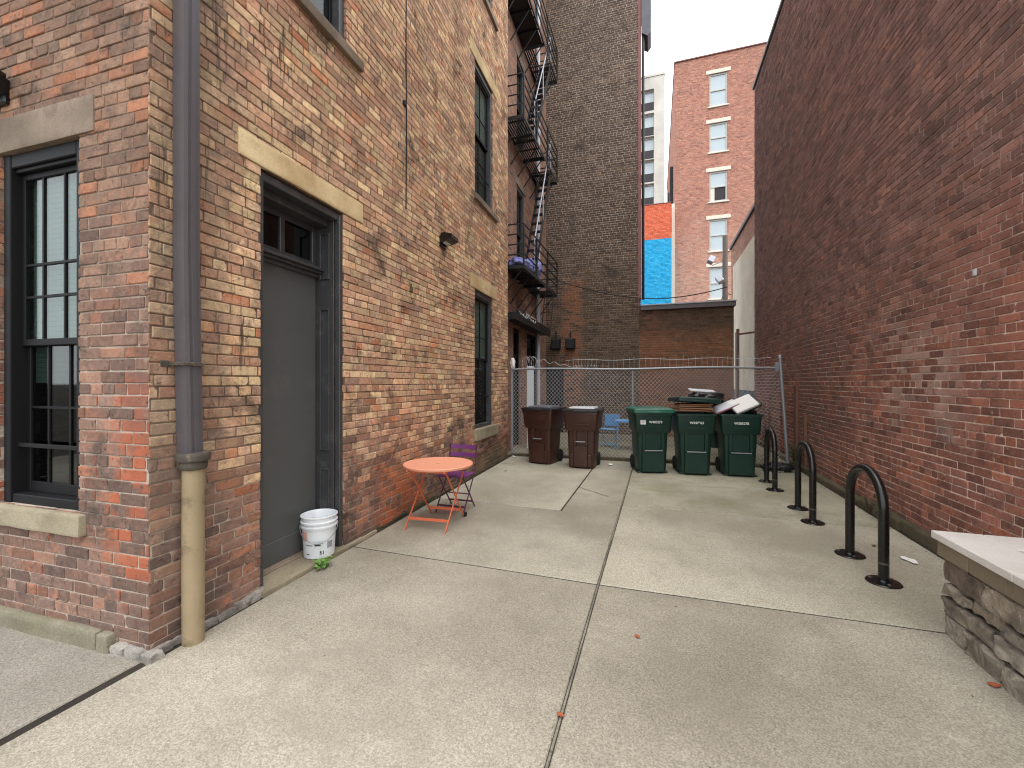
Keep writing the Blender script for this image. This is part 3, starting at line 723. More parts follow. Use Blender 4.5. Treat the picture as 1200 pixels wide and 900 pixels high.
wall_lamp('wall_lamp', L(0, 3.83, 3.60), TH + RL, 'black wall lamp on the tan brick facade between door and windows', 'wall lamps')
wall_lamp('wall_lamp', L(-1.37, 0, 3.53), TH, 'black box lamp above the street window, cut by the photo edge', 'wall lamps')
t = MB(); t.tube([L(.012, 2.84, z) + Vector() if False else Vector(L(.012 + .004 * math.sin(z * 3), 2.84, z)) for z in [3.7 + .4 * i for i in range(22)]], .008, 6)
tag(t.build('cable', M['rubber']), 'thin black cable running straight down the tan brick facade', 'cable')
for z in (4.95, 6.9, 8.9):
    mb = MB(); mb.box(-.03, .03, -.03, .0, z - .03, z + .03, .005); mb.xf(MS); mb.build('cable_clip', M['rubber'], bpy.data.objects['cable'], loc=L(0.0, 2.80, 0), rz=TH)
mb = MB(); mb.box(-.025, .025, -.03, 0, -.03, .03, .006); mb.lathe([(.010, .03), (.010, .06), (.006, .07)], 10, 0, -.015)
tag(mb.build('junction_box', M['iron_dark'], None, loc=L(0, 2.95, 2.75), rz=TH + RL), 'small dark junction box on the brick between door and lamp', 'junction box')
# loose red brown cable at the foot of the wall beyond the chair
pts = [L(.03, 3.9 + 3.0 * f, .42 + .12 * f - .10 * math.sin(math.pi * f) + .01 * math.sin(f * 23)) for f in [i / 24 for i in range(25)]]
mb = MB(); mb.tube(pts, .008, 6); tag(mb.build('loose_cable', M['rust_cable']), 'red brown cable sagging along the foot of the facade behind the chair', 'cable')

# ------------------------------------------------------------------ the long windowless building opposite
RX, RY1, RH = 2.6, 13.4, 9.7
B2 = thing('brick_building', 'long windowless dark red brick wall of the building behind the bike racks', 'building', (RX, 0, 0))
mb = MB()
def quadgrid(mb, A, Bv, Cv, n=1):
    mb.face([A, A + Bv, A + Bv + Cv, A + Cv])
mb.bm.free()
def right_rest(mb):   # natural frame of the long face: x = -Y, y into the building
    for P in ([(-.6, 0, 0), (-.6, 8, 0), (-.6, 8, RH), (-.6, 0, RH)], [(-RY1, 8, 0), (-RY1, 0, 0), (-RY1, 0, RH), (-RY1, 8, RH)], [(-.6, 8, 0), (-RY1, 8, 0), (-RY1, 8, RH), (-.6, 8, RH)]): mb.face(P)
laid_wall('wall', M['brick_right'], B2, [(-RY1, -.6, 0, RH, [], .1, (-RY1, -2.2, 0, RH))], 13, rz=-RL, extra=right_rest, ch=.0735, joint=.0095)
mb = MB(); mb.box(-.05, 8.05, .55, RY1 + .05, RH, RH + .10, .01); mb.build('roof', M['coping'], B2)
mb = MB(); y = .6
while y < 12.9:
    d = rnd.uniform(.5, 1.1); rough_block(mb, -rnd.uniform(.085, .11), .02, y, min(13.3, y + d + .01), -.03, rnd.uniform(.07, .11), amp=.012, cuts=6, bev=.02, freq=8); y += d
mb.build('footing', M['moss'], B2, smooth=40)
mb = MB(); rough_block(mb, -.015, .0, -.018, .018, -.03, .03, amp=.004, cuts=3, bev=.005); tag(mb.build('wall_fitting', M['grey_lid'], None, loc=(RX - .004, 4.74, 2.54), smooth=40), 'small white plastic fitting high on the dark red wall', 'fitting')
for (yy, z0, z1, w, lab) in ((9.6, .0, 1.55, .16, 'taller brown board fixed upright to the dark red wall past the fence post'), (9.08, .0, 1.0, .10, 'short brown board fixed upright to the dark red wall beside the fence post')):
    mb = MB(); mb.box(-.05, 0, -w / 2, w / 2, z0, z1, .006); tag(mb.build('board', M['wood'], None, loc=(RX - .003, yy, 0)), lab, 'board', 'boards on the dark red wall')

# ------------------------------------------------------------------ tall sooty building at the back
YB = 13.6
B3 = thing('brick_building', 'tall sooty brown brick building closing the back of the yard, fire escape beside it', 'building', (0, YB, 0))
mb = MB(); TX0, TX1, TH3 = -3.36, -.42, 15.6
mb.face([(-9, 0, 0), (TX1, 0, 0), (TX1, 0, TH3), (-9, 0, TH3)]); mb.face([(TX1, 0, 0), (TX1 - .35, 4, 0), (TX1 - .35, 4, TH3), (TX1, 0, TH3)])
mb.face([(TX1 - .35, 4, 0), (-9, 4, 0), (-9, 4, TH3), (TX1 - .35, 4, TH3)]); mb.face([(-9, 4, 0), (-9, 0, 0), (-9, 0, TH3), (-9, 4, TH3)])
mb.build('wall', M['brick_dark'], B3, recalc=False)
mb = MB(); mb.box(-9.1, TX1 + .1, -.1, 4.1, TH3, TH3 + .3, .02); mb.build('roof', M['coping'], B3)
mb = MB(); mb.box(TX1 - .075, TX1 + .012, -.02, .09, 4.1, TH3, .005); mb.build('corner_trim', M['pink_trim'], B3)
mb = MB(); mb.loft([[Vector((TX1 + x, -.06 + y, z)) for x, z in ((.02, 12.12), (.20, 12.0), (.29, 12.12), (.30, 15.5), (.02, 15.5))] for y in (0, .7)]); mb.build('eave_gutter', M['gutter'], B3)
mb = MB(); mb.tube([(TX1 + .07, .02, 12.2), (TX1 + .07, .02, 4.1)], .04, 8); mb.build('drain_pipe', M['black_iron'], B3, smooth=40)
for (u, lab) in ((-3.02, 'black utility box on the sooty wall, the one nearer the doors'), (-2.55, 'black utility box on the sooty wall, the one farther from the doors')):
    mb = MB(); mb.box(-.15, .15, -.16, 0, -.17, .17, .02); mb.box(-.13, .13, -.19, -.158, -.15, .15, .01); mb.box(-.02, .02, -.1, -.04, .17, .4, .004)
    tag(mb.build('utility_box', M['black_iron'], None, loc=(u, YB, 2.82)), lab, 'utility box', 'black boxes on the sooty wall')

mb = MB(); mb.box(-3.34, -2.78, -.03, -.004, 0, 2.0, .004); mb.box(-3.35, -2.72, -.06, -.03, 2.0, 2.08, .005); mb.build('cellar_door', M['black_iron'], B3)
# recessed wing with the doors, behind the end of the facade
def rec(x, y): return (x, y)
WX0, WY0, WX1, WY1 = -3.20, 8.68, -3.36, 13.6
ra = math.atan2(WY1 - WY0, WX1 - WX0) - math.pi / 2
B4 = thing('brick_building', 'worn orange brick wing with dark doors under the fire escape', 'building', (WX0, WY0, 0), ra)
wl_ = math.hypot(WX1 - WX0, WY1 - WY0); mb = MB()
D1, D2 = (1.15, 1.85, .0, 2.95), (2.45, 3.65, .0, 2.95)
WW = [(1.45, 2.15, 4.3, 6.5), (1.45, 2.15, 7.5, 9.7), (1.45, 2.15, 10.6, 12.8)]
wall_sheet(mb, 0, wl_, 0, 14.6, [D1, D2] + WW, depth=.18); mb.build('wall', M['brick_recess'], B4, recalc=False, rz=RL)
mb = MB(); mb.face([(-5.5, -.02, 0), (0, -.02, 0), (0, -.02, 14.6), (-5.5, -.02, 14.6)]); mb.face([(-5.5, 0, 0), (-5.5, 0, 14.6), (-5.5, 4.9, 14.6), (-5.5, 4.9, 0)]); mb.build('wall', M['brick_dark'], B4, recalc=False)
mb = MB(); mb.box(-5.6, .15, -.1, 4.9, 14.6, 14.9, .02); mb.build('roof', M['coping'], B4)
for h, m in ((D1, 'black_frame'), (D2, 'black_frame')):
    w = h[1] - h[0]; mb = MB()
    mb.box(-w / 2, -w / 2 + .08, .06, .16, .0, 2.94, .005); mb.box(w / 2 - .08, w / 2, .06, .16, .0, 2.94, .005); mb.box(-w / 2 + .08, w / 2 - .08, .06, .16, 2.2, 2.3, .005); mb.box(-w / 2 + .08, w / 2 - .08, .06, .16, 2.84, 2.94, .005)
    mb.box(-w / 2 + .08, w / 2 - .08, .10, .14, .0, 2.2, .005)
    if w > 1: mb.box(-.04, .04, .05, .15, 0, 2.3, .005)
    dd = mb.build('door', M[m], B4, loc=(0, (h[0] + h[1]) / 2, 0), rz=RL)
    mb = MB(); mb.box(-w / 2 + .08, w / 2 - .08, .11, .115, 2.3, 2.84); mb.build('pane', M['glass_dark'], dd)
    mb = MB(); mb.box(-w / 2 + .12, -w / 2 + .15, .04, .06, 1.0, 1.25, .004); mb.box(-w / 2 + .12, -w / 2 + .15, .06, .10, 1.1, 1.13); mb.build('door_handle', M['galv'], dd)
for h in WW:
    sash_window(B4, (0, (h[0] + h[1]) / 2, h[2]), RL, h[1] - h[0], h[3] - h[2], .5, cols=2)
    mb = MB(); rough_block(mb, h[0] - .15, h[1] + .15, -.012, .12, h[3] + .003, h[3] + .2, amp=.003, cuts=4, bev=.006); mb.build('lintel', M['stone_grey'], B4, smooth=40, rz=RL)
mb = MB(); rough_block(mb, 2.35, 3.75, -.012, .1, 3.22, 3.45, amp=.003, cuts=4, bev=.006); mb.build('lintel', M['far_sill'], B4, smooth=40, rz=RL)
mb = MB(); mb.box(.35, 3.9, -.32, -.02, 3.0, 3.16, .006); mb.box(.35, 3.9, -.34, -.30, 2.97, 3.2, .004); mb.build('door_canopy', M['black_iron'], B4, rz=RL)
mb = MB(); pts = [Vector((.4 + 1.5 * f, -.36 - .02 * math.sin(f * 40), 3.14 + .03 * math.cos(f * 50) - .02 * f)) for f in [i / 60 for i in range(61)]]
mb.tube(pts, .010, 5); mb.xf(MS); tag(mb.build('light_rope', M['wire'], None, loc=(WX0, WY0, 0), rz=ra), 'pale coiled rope strung along the canopy over the yard doors', 'rope')
# zinc pipe in the corner
mb = MB(); mb.tube([(-3.22, 12.1, .05), (-3.22, 12.1, 13.2)], .055, 12)
for z in [2 + 1.7 * i for i in range(7)]: mb.lathe([(.06, z), (.066, z + .02), (.066, z + .07), (.06, z + .09)], 12, -3.22, 12.1)
tag(mb.build('zinc_pipe', M['galv_pipe'], smooth=40), 'pale zinc rainwater pipe rising behind the fire escape', 'pipe')

# ------------------------------------------------------------------ fire escape
FE = thing('fire_escape', 'black iron fire escape with three slatted landings on the recessed wing', 'fire escape', (-3.0, 8.9, 0))
TO = Matrix.Translation((3.0, -8.9, 0))
X0, X1, Y0, Y1 = -3.30, -2.70, 8.92, 12.25
for i, z in enumerate((4.14, 7.40, 10.32)):
    mb = MB()
    for x in (X0, X1): mb.bar((x, Y0, z - .03), (x, Y1, z - .03), .012, .08)
    for y in (Y0, 9.9, 10.75, 11.65, Y1): mb.bar((X0, y, z - .035), (X1, y, z - .035), .012, .07)
    n = 11
    for k in range(n):
        x = X0 + (X1 - X0) * (k + .5) / n
        ye = 10.75 if x > -3.05 and i < 2 or (x > -3.05) else Y1
        mb.bar((x, Y0, z), (x, ye, z), .034, .02)
        if ye < Y1: mb.bar((x, 11.65, z), (x, Y1, z), .03, .008)
    mb.xf(TO); pl = mb.build('landing', M['black_iron'], FE)
    mb = MB()
    for zz in (.24, .46, .68, .90):
        mb.tube([(X0, Y0, z + zz), (X1, Y0, z + zz), (X1, Y1, z + zz), (X0, Y1, z + zz)], .017, 5)
    for p in ((X1, Y0), (X1, 10.0), (X1, 11.1), (X1, Y1), (X0 + .02, Y0), (X0 + .3, Y1)): mb.bar((p[0], p[1], z), (p[0], p[1], z + .9), .034, .034)
    mb.xf(TO); mb.build('railing', M['black_iron'], FE)
    for y in (9.0, 9.6, 10.2, 10.75, 11.4, 12.1):
        mb = MB(); mb.bar((X0 + .0, y, z - .08), (X1, y, z - .08), .02, .03); mb.bar((X0 + .02, y, z - .75), (X1 - .08, y, z - .09), .022, .022); mb.xf(TO); mb.build('bracket', M['black_iron'], FE)
def stair(z0, z1, y0, y1, xa=-3.02, xb=-2.74):
    mb = MB()
    for x in (xa, xb): mb.bar((x, y0, z0), (x, y1, z1), .014, .13)
    mb.xf(TO); sgo = mb.build('stair', M['black_iron'], FE)
    n = 12
    for k in range(n):
        tr = MB(); f = (k + .7) / n; tr.box(xa, xb, y0 + (y1 - y0) * f - .07, y0 + (y1 - y0) * f + .07, z0 + (z1 - z0) * f - .012, z0 + (z1 - z0) * f + .012); tr.xf(TO); tr.build('tread', M['black_iron'], sgo)
    rl = MB(); rl.tube([(xb, y0, z0 + .1), (xb, y0, z0 + .85), (xb, y1, z1 + .85), (xb, y1, z1 + .1)], .014, 5); rl.bar((xb, (y0 + y1) / 2, (z0 + z1) / 2), (xb, (y0 + y1) / 2, (z0 + z1) / 2 + .85), .02, .02)
    rl.xf(TO); rl.build('stair_handrail', M['galv_pipe'], sgo)
stair(4.15, 7.40, 9.95, 11.62); stair(7.42, 10.32, 9.95, 11.62)
mb = MB(); mb.box(-3.27, -2.74, 8.95, 10.7, 10.255, 10.268, .002); mb.xf(TO); mb.build('landing_plate', M['black_iron'], FE)
mb = MB()
for x in (-2.95, -2.7): mb.bar((x, 11.4, 2.9), (x, 11.8, 4.1), .02, .03)
for k in range(5): mb.bar((-2.95, 11.45 + .08 * k, 3.05 + .24 * k), (-2.7, 11.45 + .08 * k, 3.05 + .24 * k), .018, .018)
mb.xf(TO); mb.build('drop_ladder', M['black_iron'], FE)
# bedding on the lowest landing
mb = MB()
for (cx, cy, cz, sx, sy, sz) in ((-2.98, 9.75, 4.31, .25, .7, .16), (-2.90, 10.3, 4.40, .23, .40, .24)):
    t = bmesh.new(); bmesh.ops.create_icosphere(t, subdivisions=4, radius=1)
    for v in t.verts:
        n_ = noise.noise_vector(v.co * 2.3 + Vector((cx * 9, cy, 0))) * .22
        v.co = Vector((cx + (v.co.x + n_.x) * sx, cy + (v.co.y + n_.y) * sy, max(4.146, cz + (v.co.z + n_.z) * sz)))
    mb._add(t)
tag(mb.build('bedding', M['lilac'], smooth=60), 'crumpled lilac bedding lying on the lowest fire escape landing', 'bedding')

# ------------------------------------------------------------------ low wall, cable, cream building, far buildings
LW = thing('brick_wall', 'low brown brick wall with dark metal coping between sooty tower and cream building', 'wall', (0, YB, 0))
mb = MB(); LH = 3.76
mb.box(TX1 - .05, 2.11, -.02, .30, -.02, LH); mb.build('wall_body', M['brick_low'], LW)
mb = MB(); mb.box(TX1 + .0, 2.16, -.10, .36, LH, LH + .15, .008); mb.build('coping', M['coping'], LW)
mb = MB(); mb.box(TX1 + .0, 2.17, -.125, -.10, LH + .13, LH + .165, .004); mb.build('drip_edge', M['lead_trim'], LW)
mb = MB(); pts = []
for i in range(41):
    f = i / 40; pts.append(Vector((-3.1 + 5.0 * f, YB - .25 - .1 * f, 4.75 - .85 * f + .35 * (f * 2 - 1) ** 2 * (1 if f > .5 else .35) - .35 * math.sin(math.pi * f) * .6)))
mb.tube(pts, .014, 5); tag(mb.build('overhead_cable', M['rubber']), 'black cable sagging across the sooty wall to the low coping', 'cable')
# cream side wall beyond the windowless building
CB = thing('brick_building', 'lower building with cream painted side wall and red brick top', 'building', (2.72, 13.45, 0))
mb = MB(); CY, CH = 4.6, 6.6
mb.face([(0, CY, 0), (0, 0, 0), (0, 0, CH), (0, CY, CH)]); mb.face([(0, 0, 0), (7, 0, 0), (7, 0, CH), (0, 0, CH)]); mb.face([(7, CY, 0), (0, CY, 0), (0, CY, CH), (7, CY, CH)]); mb.face([(7, 0, 0), (7, CY, 0), (7, CY, CH), (7, 0, CH)])
mb.build('wall', M['brick_far'], CB, recalc=False)
mb = MB(); mb.box(-.06, 7.1, -.05, CY + .05, CH, CH + .12, .01); mb.build('roof', M['coping'], CB)
mb = MB(); mb.box(-.012, 0, .02, CY - .45, 1.35, CH - .75); mb.build('painted_band', M['cream'], CB)
mb = MB(); mb.box(-.016, 0, .02, CY - .45, 0, 1.345); mb.build('painted_base', M['slate_paint'], CB)
GP = thing('gate_frame', 'rusty brown steel gate frame standing between low wall and cream wall', 'gate', (2.2, 13.5, 0))
mb = MB(); mb.box(-.035, .035, -.035, .035, 0, 3.1, .005); mb.build('post', M['wood'], GP)
mb = MB(); mb.bar((.03, 0, 2.95), (.5, .0, 3.0), .05, .05); mb.build('top_rail', M['wood'], GP)
mb = MB(); mb.bar((-.06, -.06, .0), (-.06, -.06, 3.0), .03, .03); mb.build('post', M['galv'], GP)

def far_window(parent, x, z, w, h, upper_open=False, curtain=False):
    mb = MB()
    for (a, b, c, d) in ((-w / 2, -w / 2 + .1, 0, h), (w / 2 - .1, w / 2, 0, h), (-w / 2 + .1, w / 2 - .1, h - .1, h), (-w / 2 + .1, w / 2 - .1, 0, .1), (-w / 2 + .1, w / 2 - .1, h * .5 - .05, h * .5 + .05)):
        mb.box(a, b, .06, .16, c, d, .01)
    o = mb.build('window', M['far_frame'], parent, loc=(x, 0, z))
    mb = MB(); mb.box(-w / 2 + .1, w / 2 - .1, .12, .13, h * .5, h - .1); mb.build('pane', M['pane_sky_tone'], o)
    mb = MB(); mb.box(-w / 2 + .1, w / 2 - .1, .13, .14, .1, h * .5); mb.build('pane', M['dark_recess'] if upper_open else M['pane_sky_tone'], o)
    if upper_open:
        mb = MB(); mb.box(-w / 2 + .1, -w / 2 + .35, .10, .125, .1, h * .48); mb.build('curtain', M['far_sill'], o)
    mb = MB(); mb.box(-w / 2 - .22, w / 2 + .22, -.05, .1, h + .003, h + .28, .02); mb.build('lintel', M['far_sill'], o)
    mb = MB(); mb.box(-w / 2 - .12, w / 2 + .12, -.08, .1, -.11, -.003, .02); mb.build('sill', M['far_sill'], o)
    return o
FB = thing('brick_building', 'far pink red brick warehouse with a single column of sash windows', 'building', (0, 34, 0))
mb = MB(); FX0, FX1, FH = 1.36, 15.0, 25.15
wins = []
for (vt, vb) in ((86, 124), (144, 178), (201, 236), (257, 294), (313, 350), (370, 405), (427, 462)):
    d = 30.95; z1 = 1.6 + (448 - vt) / 505 * d; z0 = 1.6 + (448 - vb) / 505 * d; wins.append((z0, z1))
xw = 4.28; wh = 1.17
wall_sheet(mb, FX0, FX1, 0, FH, [(xw - wh / 2, xw + wh / 2, a, b) for a, b in wins], depth=.22)
mb.face([(FX0, 0, 0), (FX0, 0, FH), (FX0, 22, FH), (FX0, 22, 0)]); mb.face([(FX1, 0, 0), (FX1, 22, 0), (FX1, 22, FH), (FX1, 0, FH)])
mb.build('wall', M['brick_far'], FB, recalc=False)
mb = MB(); mb.box(FX0 - .05, FX1 + .05, -.08, 22, FH, FH + .10, .02); mb.build('roof', M['pink_trim'], FB)
mb = MB(); mb.box(FX0 - .22, FX0 - .004, -.04, .18, 0, 14.8, .01); mb.build('corner_trim', M['far_sill'], FB)
for i, (a, b) in enumerate(wins): far_window(FB, xw, a, wh, b - a, i == 2)
for y in (3, 8):
    mb = MB(); mb.box(FX0 - .25, FX0 - .004, y, y + 1.2, 13.5 + y * .2, 19, .02); mb.build('shutter', M['dark_recess'], FB)
PW = thing('painted_wall', 'wall painted orange above bright blue next to the far warehouse', 'painted wall', (0, 33.2, 0))
mb = MB(); mb.box(-5, 1.08, 0, .5, 12.05, 14.6); mb.build('orange_band', M['orange_paint'], PW)
mb = MB(); mb.box(-5, 1.08, .0, .5, 0, 12.046); mb.build('blue_band', M['blue_paint'], PW)
mb = MB(); mb.box(-5.05, 1.1, -.03, .53, 14.604, 14.66, .01); mb.build('coping', M['pink_trim'], PW)
CT = thing('concrete_building', 'pale concrete apartment tower with dark stacked balconies far behind the orange wall', 'building', (0, 62, 0))
mb = MB()
tz = []
dd = 59.3
for (vt, vb) in ((106, 121), (134, 150), (161, 177), (188, 204), (216, 232), (244, 260), (272, 288)):
    tz.append((1.6 + (448 - vb) / 505 * dd, 1.6 + (448 - vt) / 505 * dd))
TXa, TXb = -6.5, 1.18
hl = []
for z0, z1 in tz:
    hl.append((-2.2, -.18, z0 - 1.2, z1))
wall_sheet(mb, TXa, TXb, 0, 43.4, hl, depth=.9)
mb.face([(TXb, 0, 0), (TXb, 12, 0), (TXb, 12, 42.6), (TXb, 0, 42.6)]); mb.face([(TXa, 12, 0), (TXa, 0, 0), (TXa, 0, 43), (TXa, 12, 43)]); mb.build('wall', M['pale_conc'], CT, recalc=False)
mb = MB(); mb.box(TXa - .1, TXb + .05, -.1, 12, 43.4, 43.7, .02); mb.build('roof', M['pale_conc'], CT)
for z0, z1 in tz:
    mb = MB(); mb.box(-2.2, -.18, .55, .6, z0, z1); w = mb.build('window', M['pane_sky_tone'], CT)
    mb = MB(); mb.box(-2.2, -1.4, .45, .54, z0, z1); mb.box(-.3, -.2, .45, .54, z0, z1); mb.box(-1.4, -.3, .45, .54, z1 - .12, z1); mb.build('window_frame', M['far_frame'], w)
    mb = MB(); mb.box(-2.2, -.19, .0, .12, z0 - 1.19, z0 - .05); mb.build('balcony_front', M['dark_recess'], CT)
UP = thing('utility_pole', 'grey wooden utility pole with floodlights rising behind the low wall', 'utility pole', (2.78, 20.0, 0))
mb = MB(); mb.tube([(0, 0, 0), (0, 0, 7.75)], [.13, .10], 12); mb.build('pole', M['pole'], UP, smooth=50)
mb = MB(); mb.bar((-.5, 0, 6.55), (.1, 0, 6.75), .03, .03); mb.build('arm', M['galv'], UP)
for (x, z, rx) in ((-.55, 6.75, 30), (-.22, 5.9, -30)):
    mb = MB(); mb.box(-.12, .12, -.13, .1, -.16, .16, .02); mb.xf(Matrix.Translation((x, -.1, z)) @ Matrix.Rotation(R(rx), 4, 'Y') @ Matrix.Rotation(R(-25), 4, 'X')); mb.build('floodlight', M['galv_pipe'], UP)
mb = MB(); mb.tube([(0.1, -.1, 5.3), (.5, -.1, 5.1), (1.1, -.1, 4.95)], .015, 5); mb.tube([(-.1, -.1, 5.2), (-.6, -.2, 4.2), (-.9, -.2, 3.6)], .012, 5); mb.build('wire', M['rubber'], UP)

# ------------------------------------------------------------------ chain link fence
FA, FBp = Vector((-3.0, 8.93, 0)), Vector((2.22, 9.26, 0))
fd = (FBp - FA); fl = fd.length; fang = math.atan2(fd.y, fd.x)
FN = thing('chain_link_fence', 'galvanised chain link fence with pale top rail across the alley behind the bins', 'fence', FA, fang)
Hf = 1.88
mb = MB(); pitch = .078
def clipseg(x0, z0, sx):
    # diagonal from (x0, 0.06) with slope sx clipped to the panel
    z1 = Hf - .02; zb = .06; xe = x0 + sx * (z1 - zb)
    a, b = 0.0, 1.0
    for lo_, hi_ in ((0, fl),):
        for lim, sg in ((lo_, 1), (hi_, -1)):
            f0, f1 = sg * (x0 - lim), sg * (xe - lim)
            if f0 < 0 and f1 < 0: return None
            if f0 < 0: a = max(a, f0 / (f0 - f1))
            if f1 < 0: b = min(b, f0 / (f0 - f1))
    return (x0 + (xe - x0) * a, zb + (z1 - zb) * a, x0 + (xe - x0) * b, zb + (z1 - zb) * b) if b > a else None
for sx in (1, -1):
    k = -int(Hf / pitch) - 1 if sx > 0 else 0
    while k * pitch < (fl if sx > 0 else fl + Hf):
        q = clipseg(k * pitch, 0, sx * .92)
        if q:
            n = max(2, int((q[3] - q[1]) / .1))
            pts = [Vector((q[0] + (q[2] - q[0]) * i / n + rnd.uniform(-.003, .003), sx * .003 + .012 * math.sin(3 * (q[0] + (q[2] - q[0]) * i / n)), q[1] + (q[3] - q[1]) * i / n)) for i in range(n + 1)]
            mb.tube(pts, .0025, 3, cap=False)
        k += 1
msh = mb.build('mesh_panel', M['wire'], FN)
mb = MB(); mb.tube([(x, 0, Hf + .012 * math.sin(x * 2.0)) for x in [i * fl / 20 for i in range(21)]], .021, 10); mb.build('top_rail', M['galv'], FN, smooth=50)
for x, h, r, lean in ((.02, 1.9, .026, 0), (2.57, 1.86, .024, 0)):
    mb = MB(); mb.tube([(x, .03, -.02), (x + lean, .03, h)], r, 12); mb.build('post', M['galv'], FN, smooth=50)
mb = MB(); mb.tube([(fl + .13, -.02, -.02), (fl + .0, .0, 2.05)], .032, 12); mb.lathe([(.036, 2.05), (.038, 2.09), (.02, 2.115)], 12, fl, 0); mb.build('post', M['galv'], FN, smooth=50)
mb = MB(); mb.box(fl - .09, fl - .02, -.03, .03, 1.80, 1.97, .01); mb.build('rail_clamp', M['galv'], FN)
mb = MB()   # loose strands above the rail
mb.tube([(x, 0, Hf + .185 + .012 * math.sin(x * 5)) for x in [1.2 + i * (fl - 1.35) / 30 for i in range(31)]], .0035, 4)
x = 1.25
while x < fl - .2:
    h = rnd.uniform(.17, .27); mb.tube([(x, 0, Hf), (x + rnd.uniform(-.015, .015), rnd.uniform(-.01, .01), Hf + h)], .0028, 4); x += rnd.uniform(.075, .13)
mb.build('wire_fringe', M['wire'], FN)
mb = MB()
pts = [Vector((.30 + .10 * math.cos(a) * (1 - a / 60) + a * .010, .10 * math.sin(a * .7), Hf + .14 + .13 * math.sin(a))) for a in [i * .35 for i in range(74)]]
mb.tube(pts, .004, 4)
pts = [Vector((.45 + 1.1 * f, 0, Hf + .24 - .24 * f + .05 * math.sin(f * 30) * (1 - f))) for f in [i / 40 for i in range(41)]]; mb.tube(pts, .004, 4)
pts = [Vector((1.4 + .45 * f, .02 * math.sin(f * 40), Hf + .05 + .04 * math.sin(f * 45))) for f in [i / 50 for i in range(51)]]; mb.tube(pts, .004, 4)
mb.build('barbed_coil', M['wire'], FN)
mb = MB(); rough_block(mb, 0, fl, -.03, .08, -.03, .05, amp=.01, cuts=30, bev=.012); mb.build('kerb', M['moss'], FN, smooth=40)
# plastic rag caught on the fence end
mb = MB(); t = bmesh.new(); bmesh.ops.create_icosphere(t, subdivisions=3, radius=1)
for v in t.verts:
    n_ = noise.noise_vector(v.co * 1.8); v.co = Vector(((v.co.x + n_.x * .5) * .05, (v.co.y + n_.y * .5) * .05, (v.co.z + n_.z * .3) * .13))
mb._add(t); tag(mb.build('plastic_rag', M['paper'], None, smooth=50, loc=(FA.x + .05, FA.y, Hf + .13)), 'white plastic rag snagged on the fence top by the facade', 'rag')
LDe = MB(); LDe.box(-.085, .085, -.02, .02, 0, 2.0, .006); tag(LDe.build('lit_door_edge', M['lit_door_edge'], None, loc=(-2.89, 10.1, -.01), rz=.25), 'narrow white strip standing for a lit door edge behind the chain link fence', 'board')  # white strip added in place of a door edge catching light

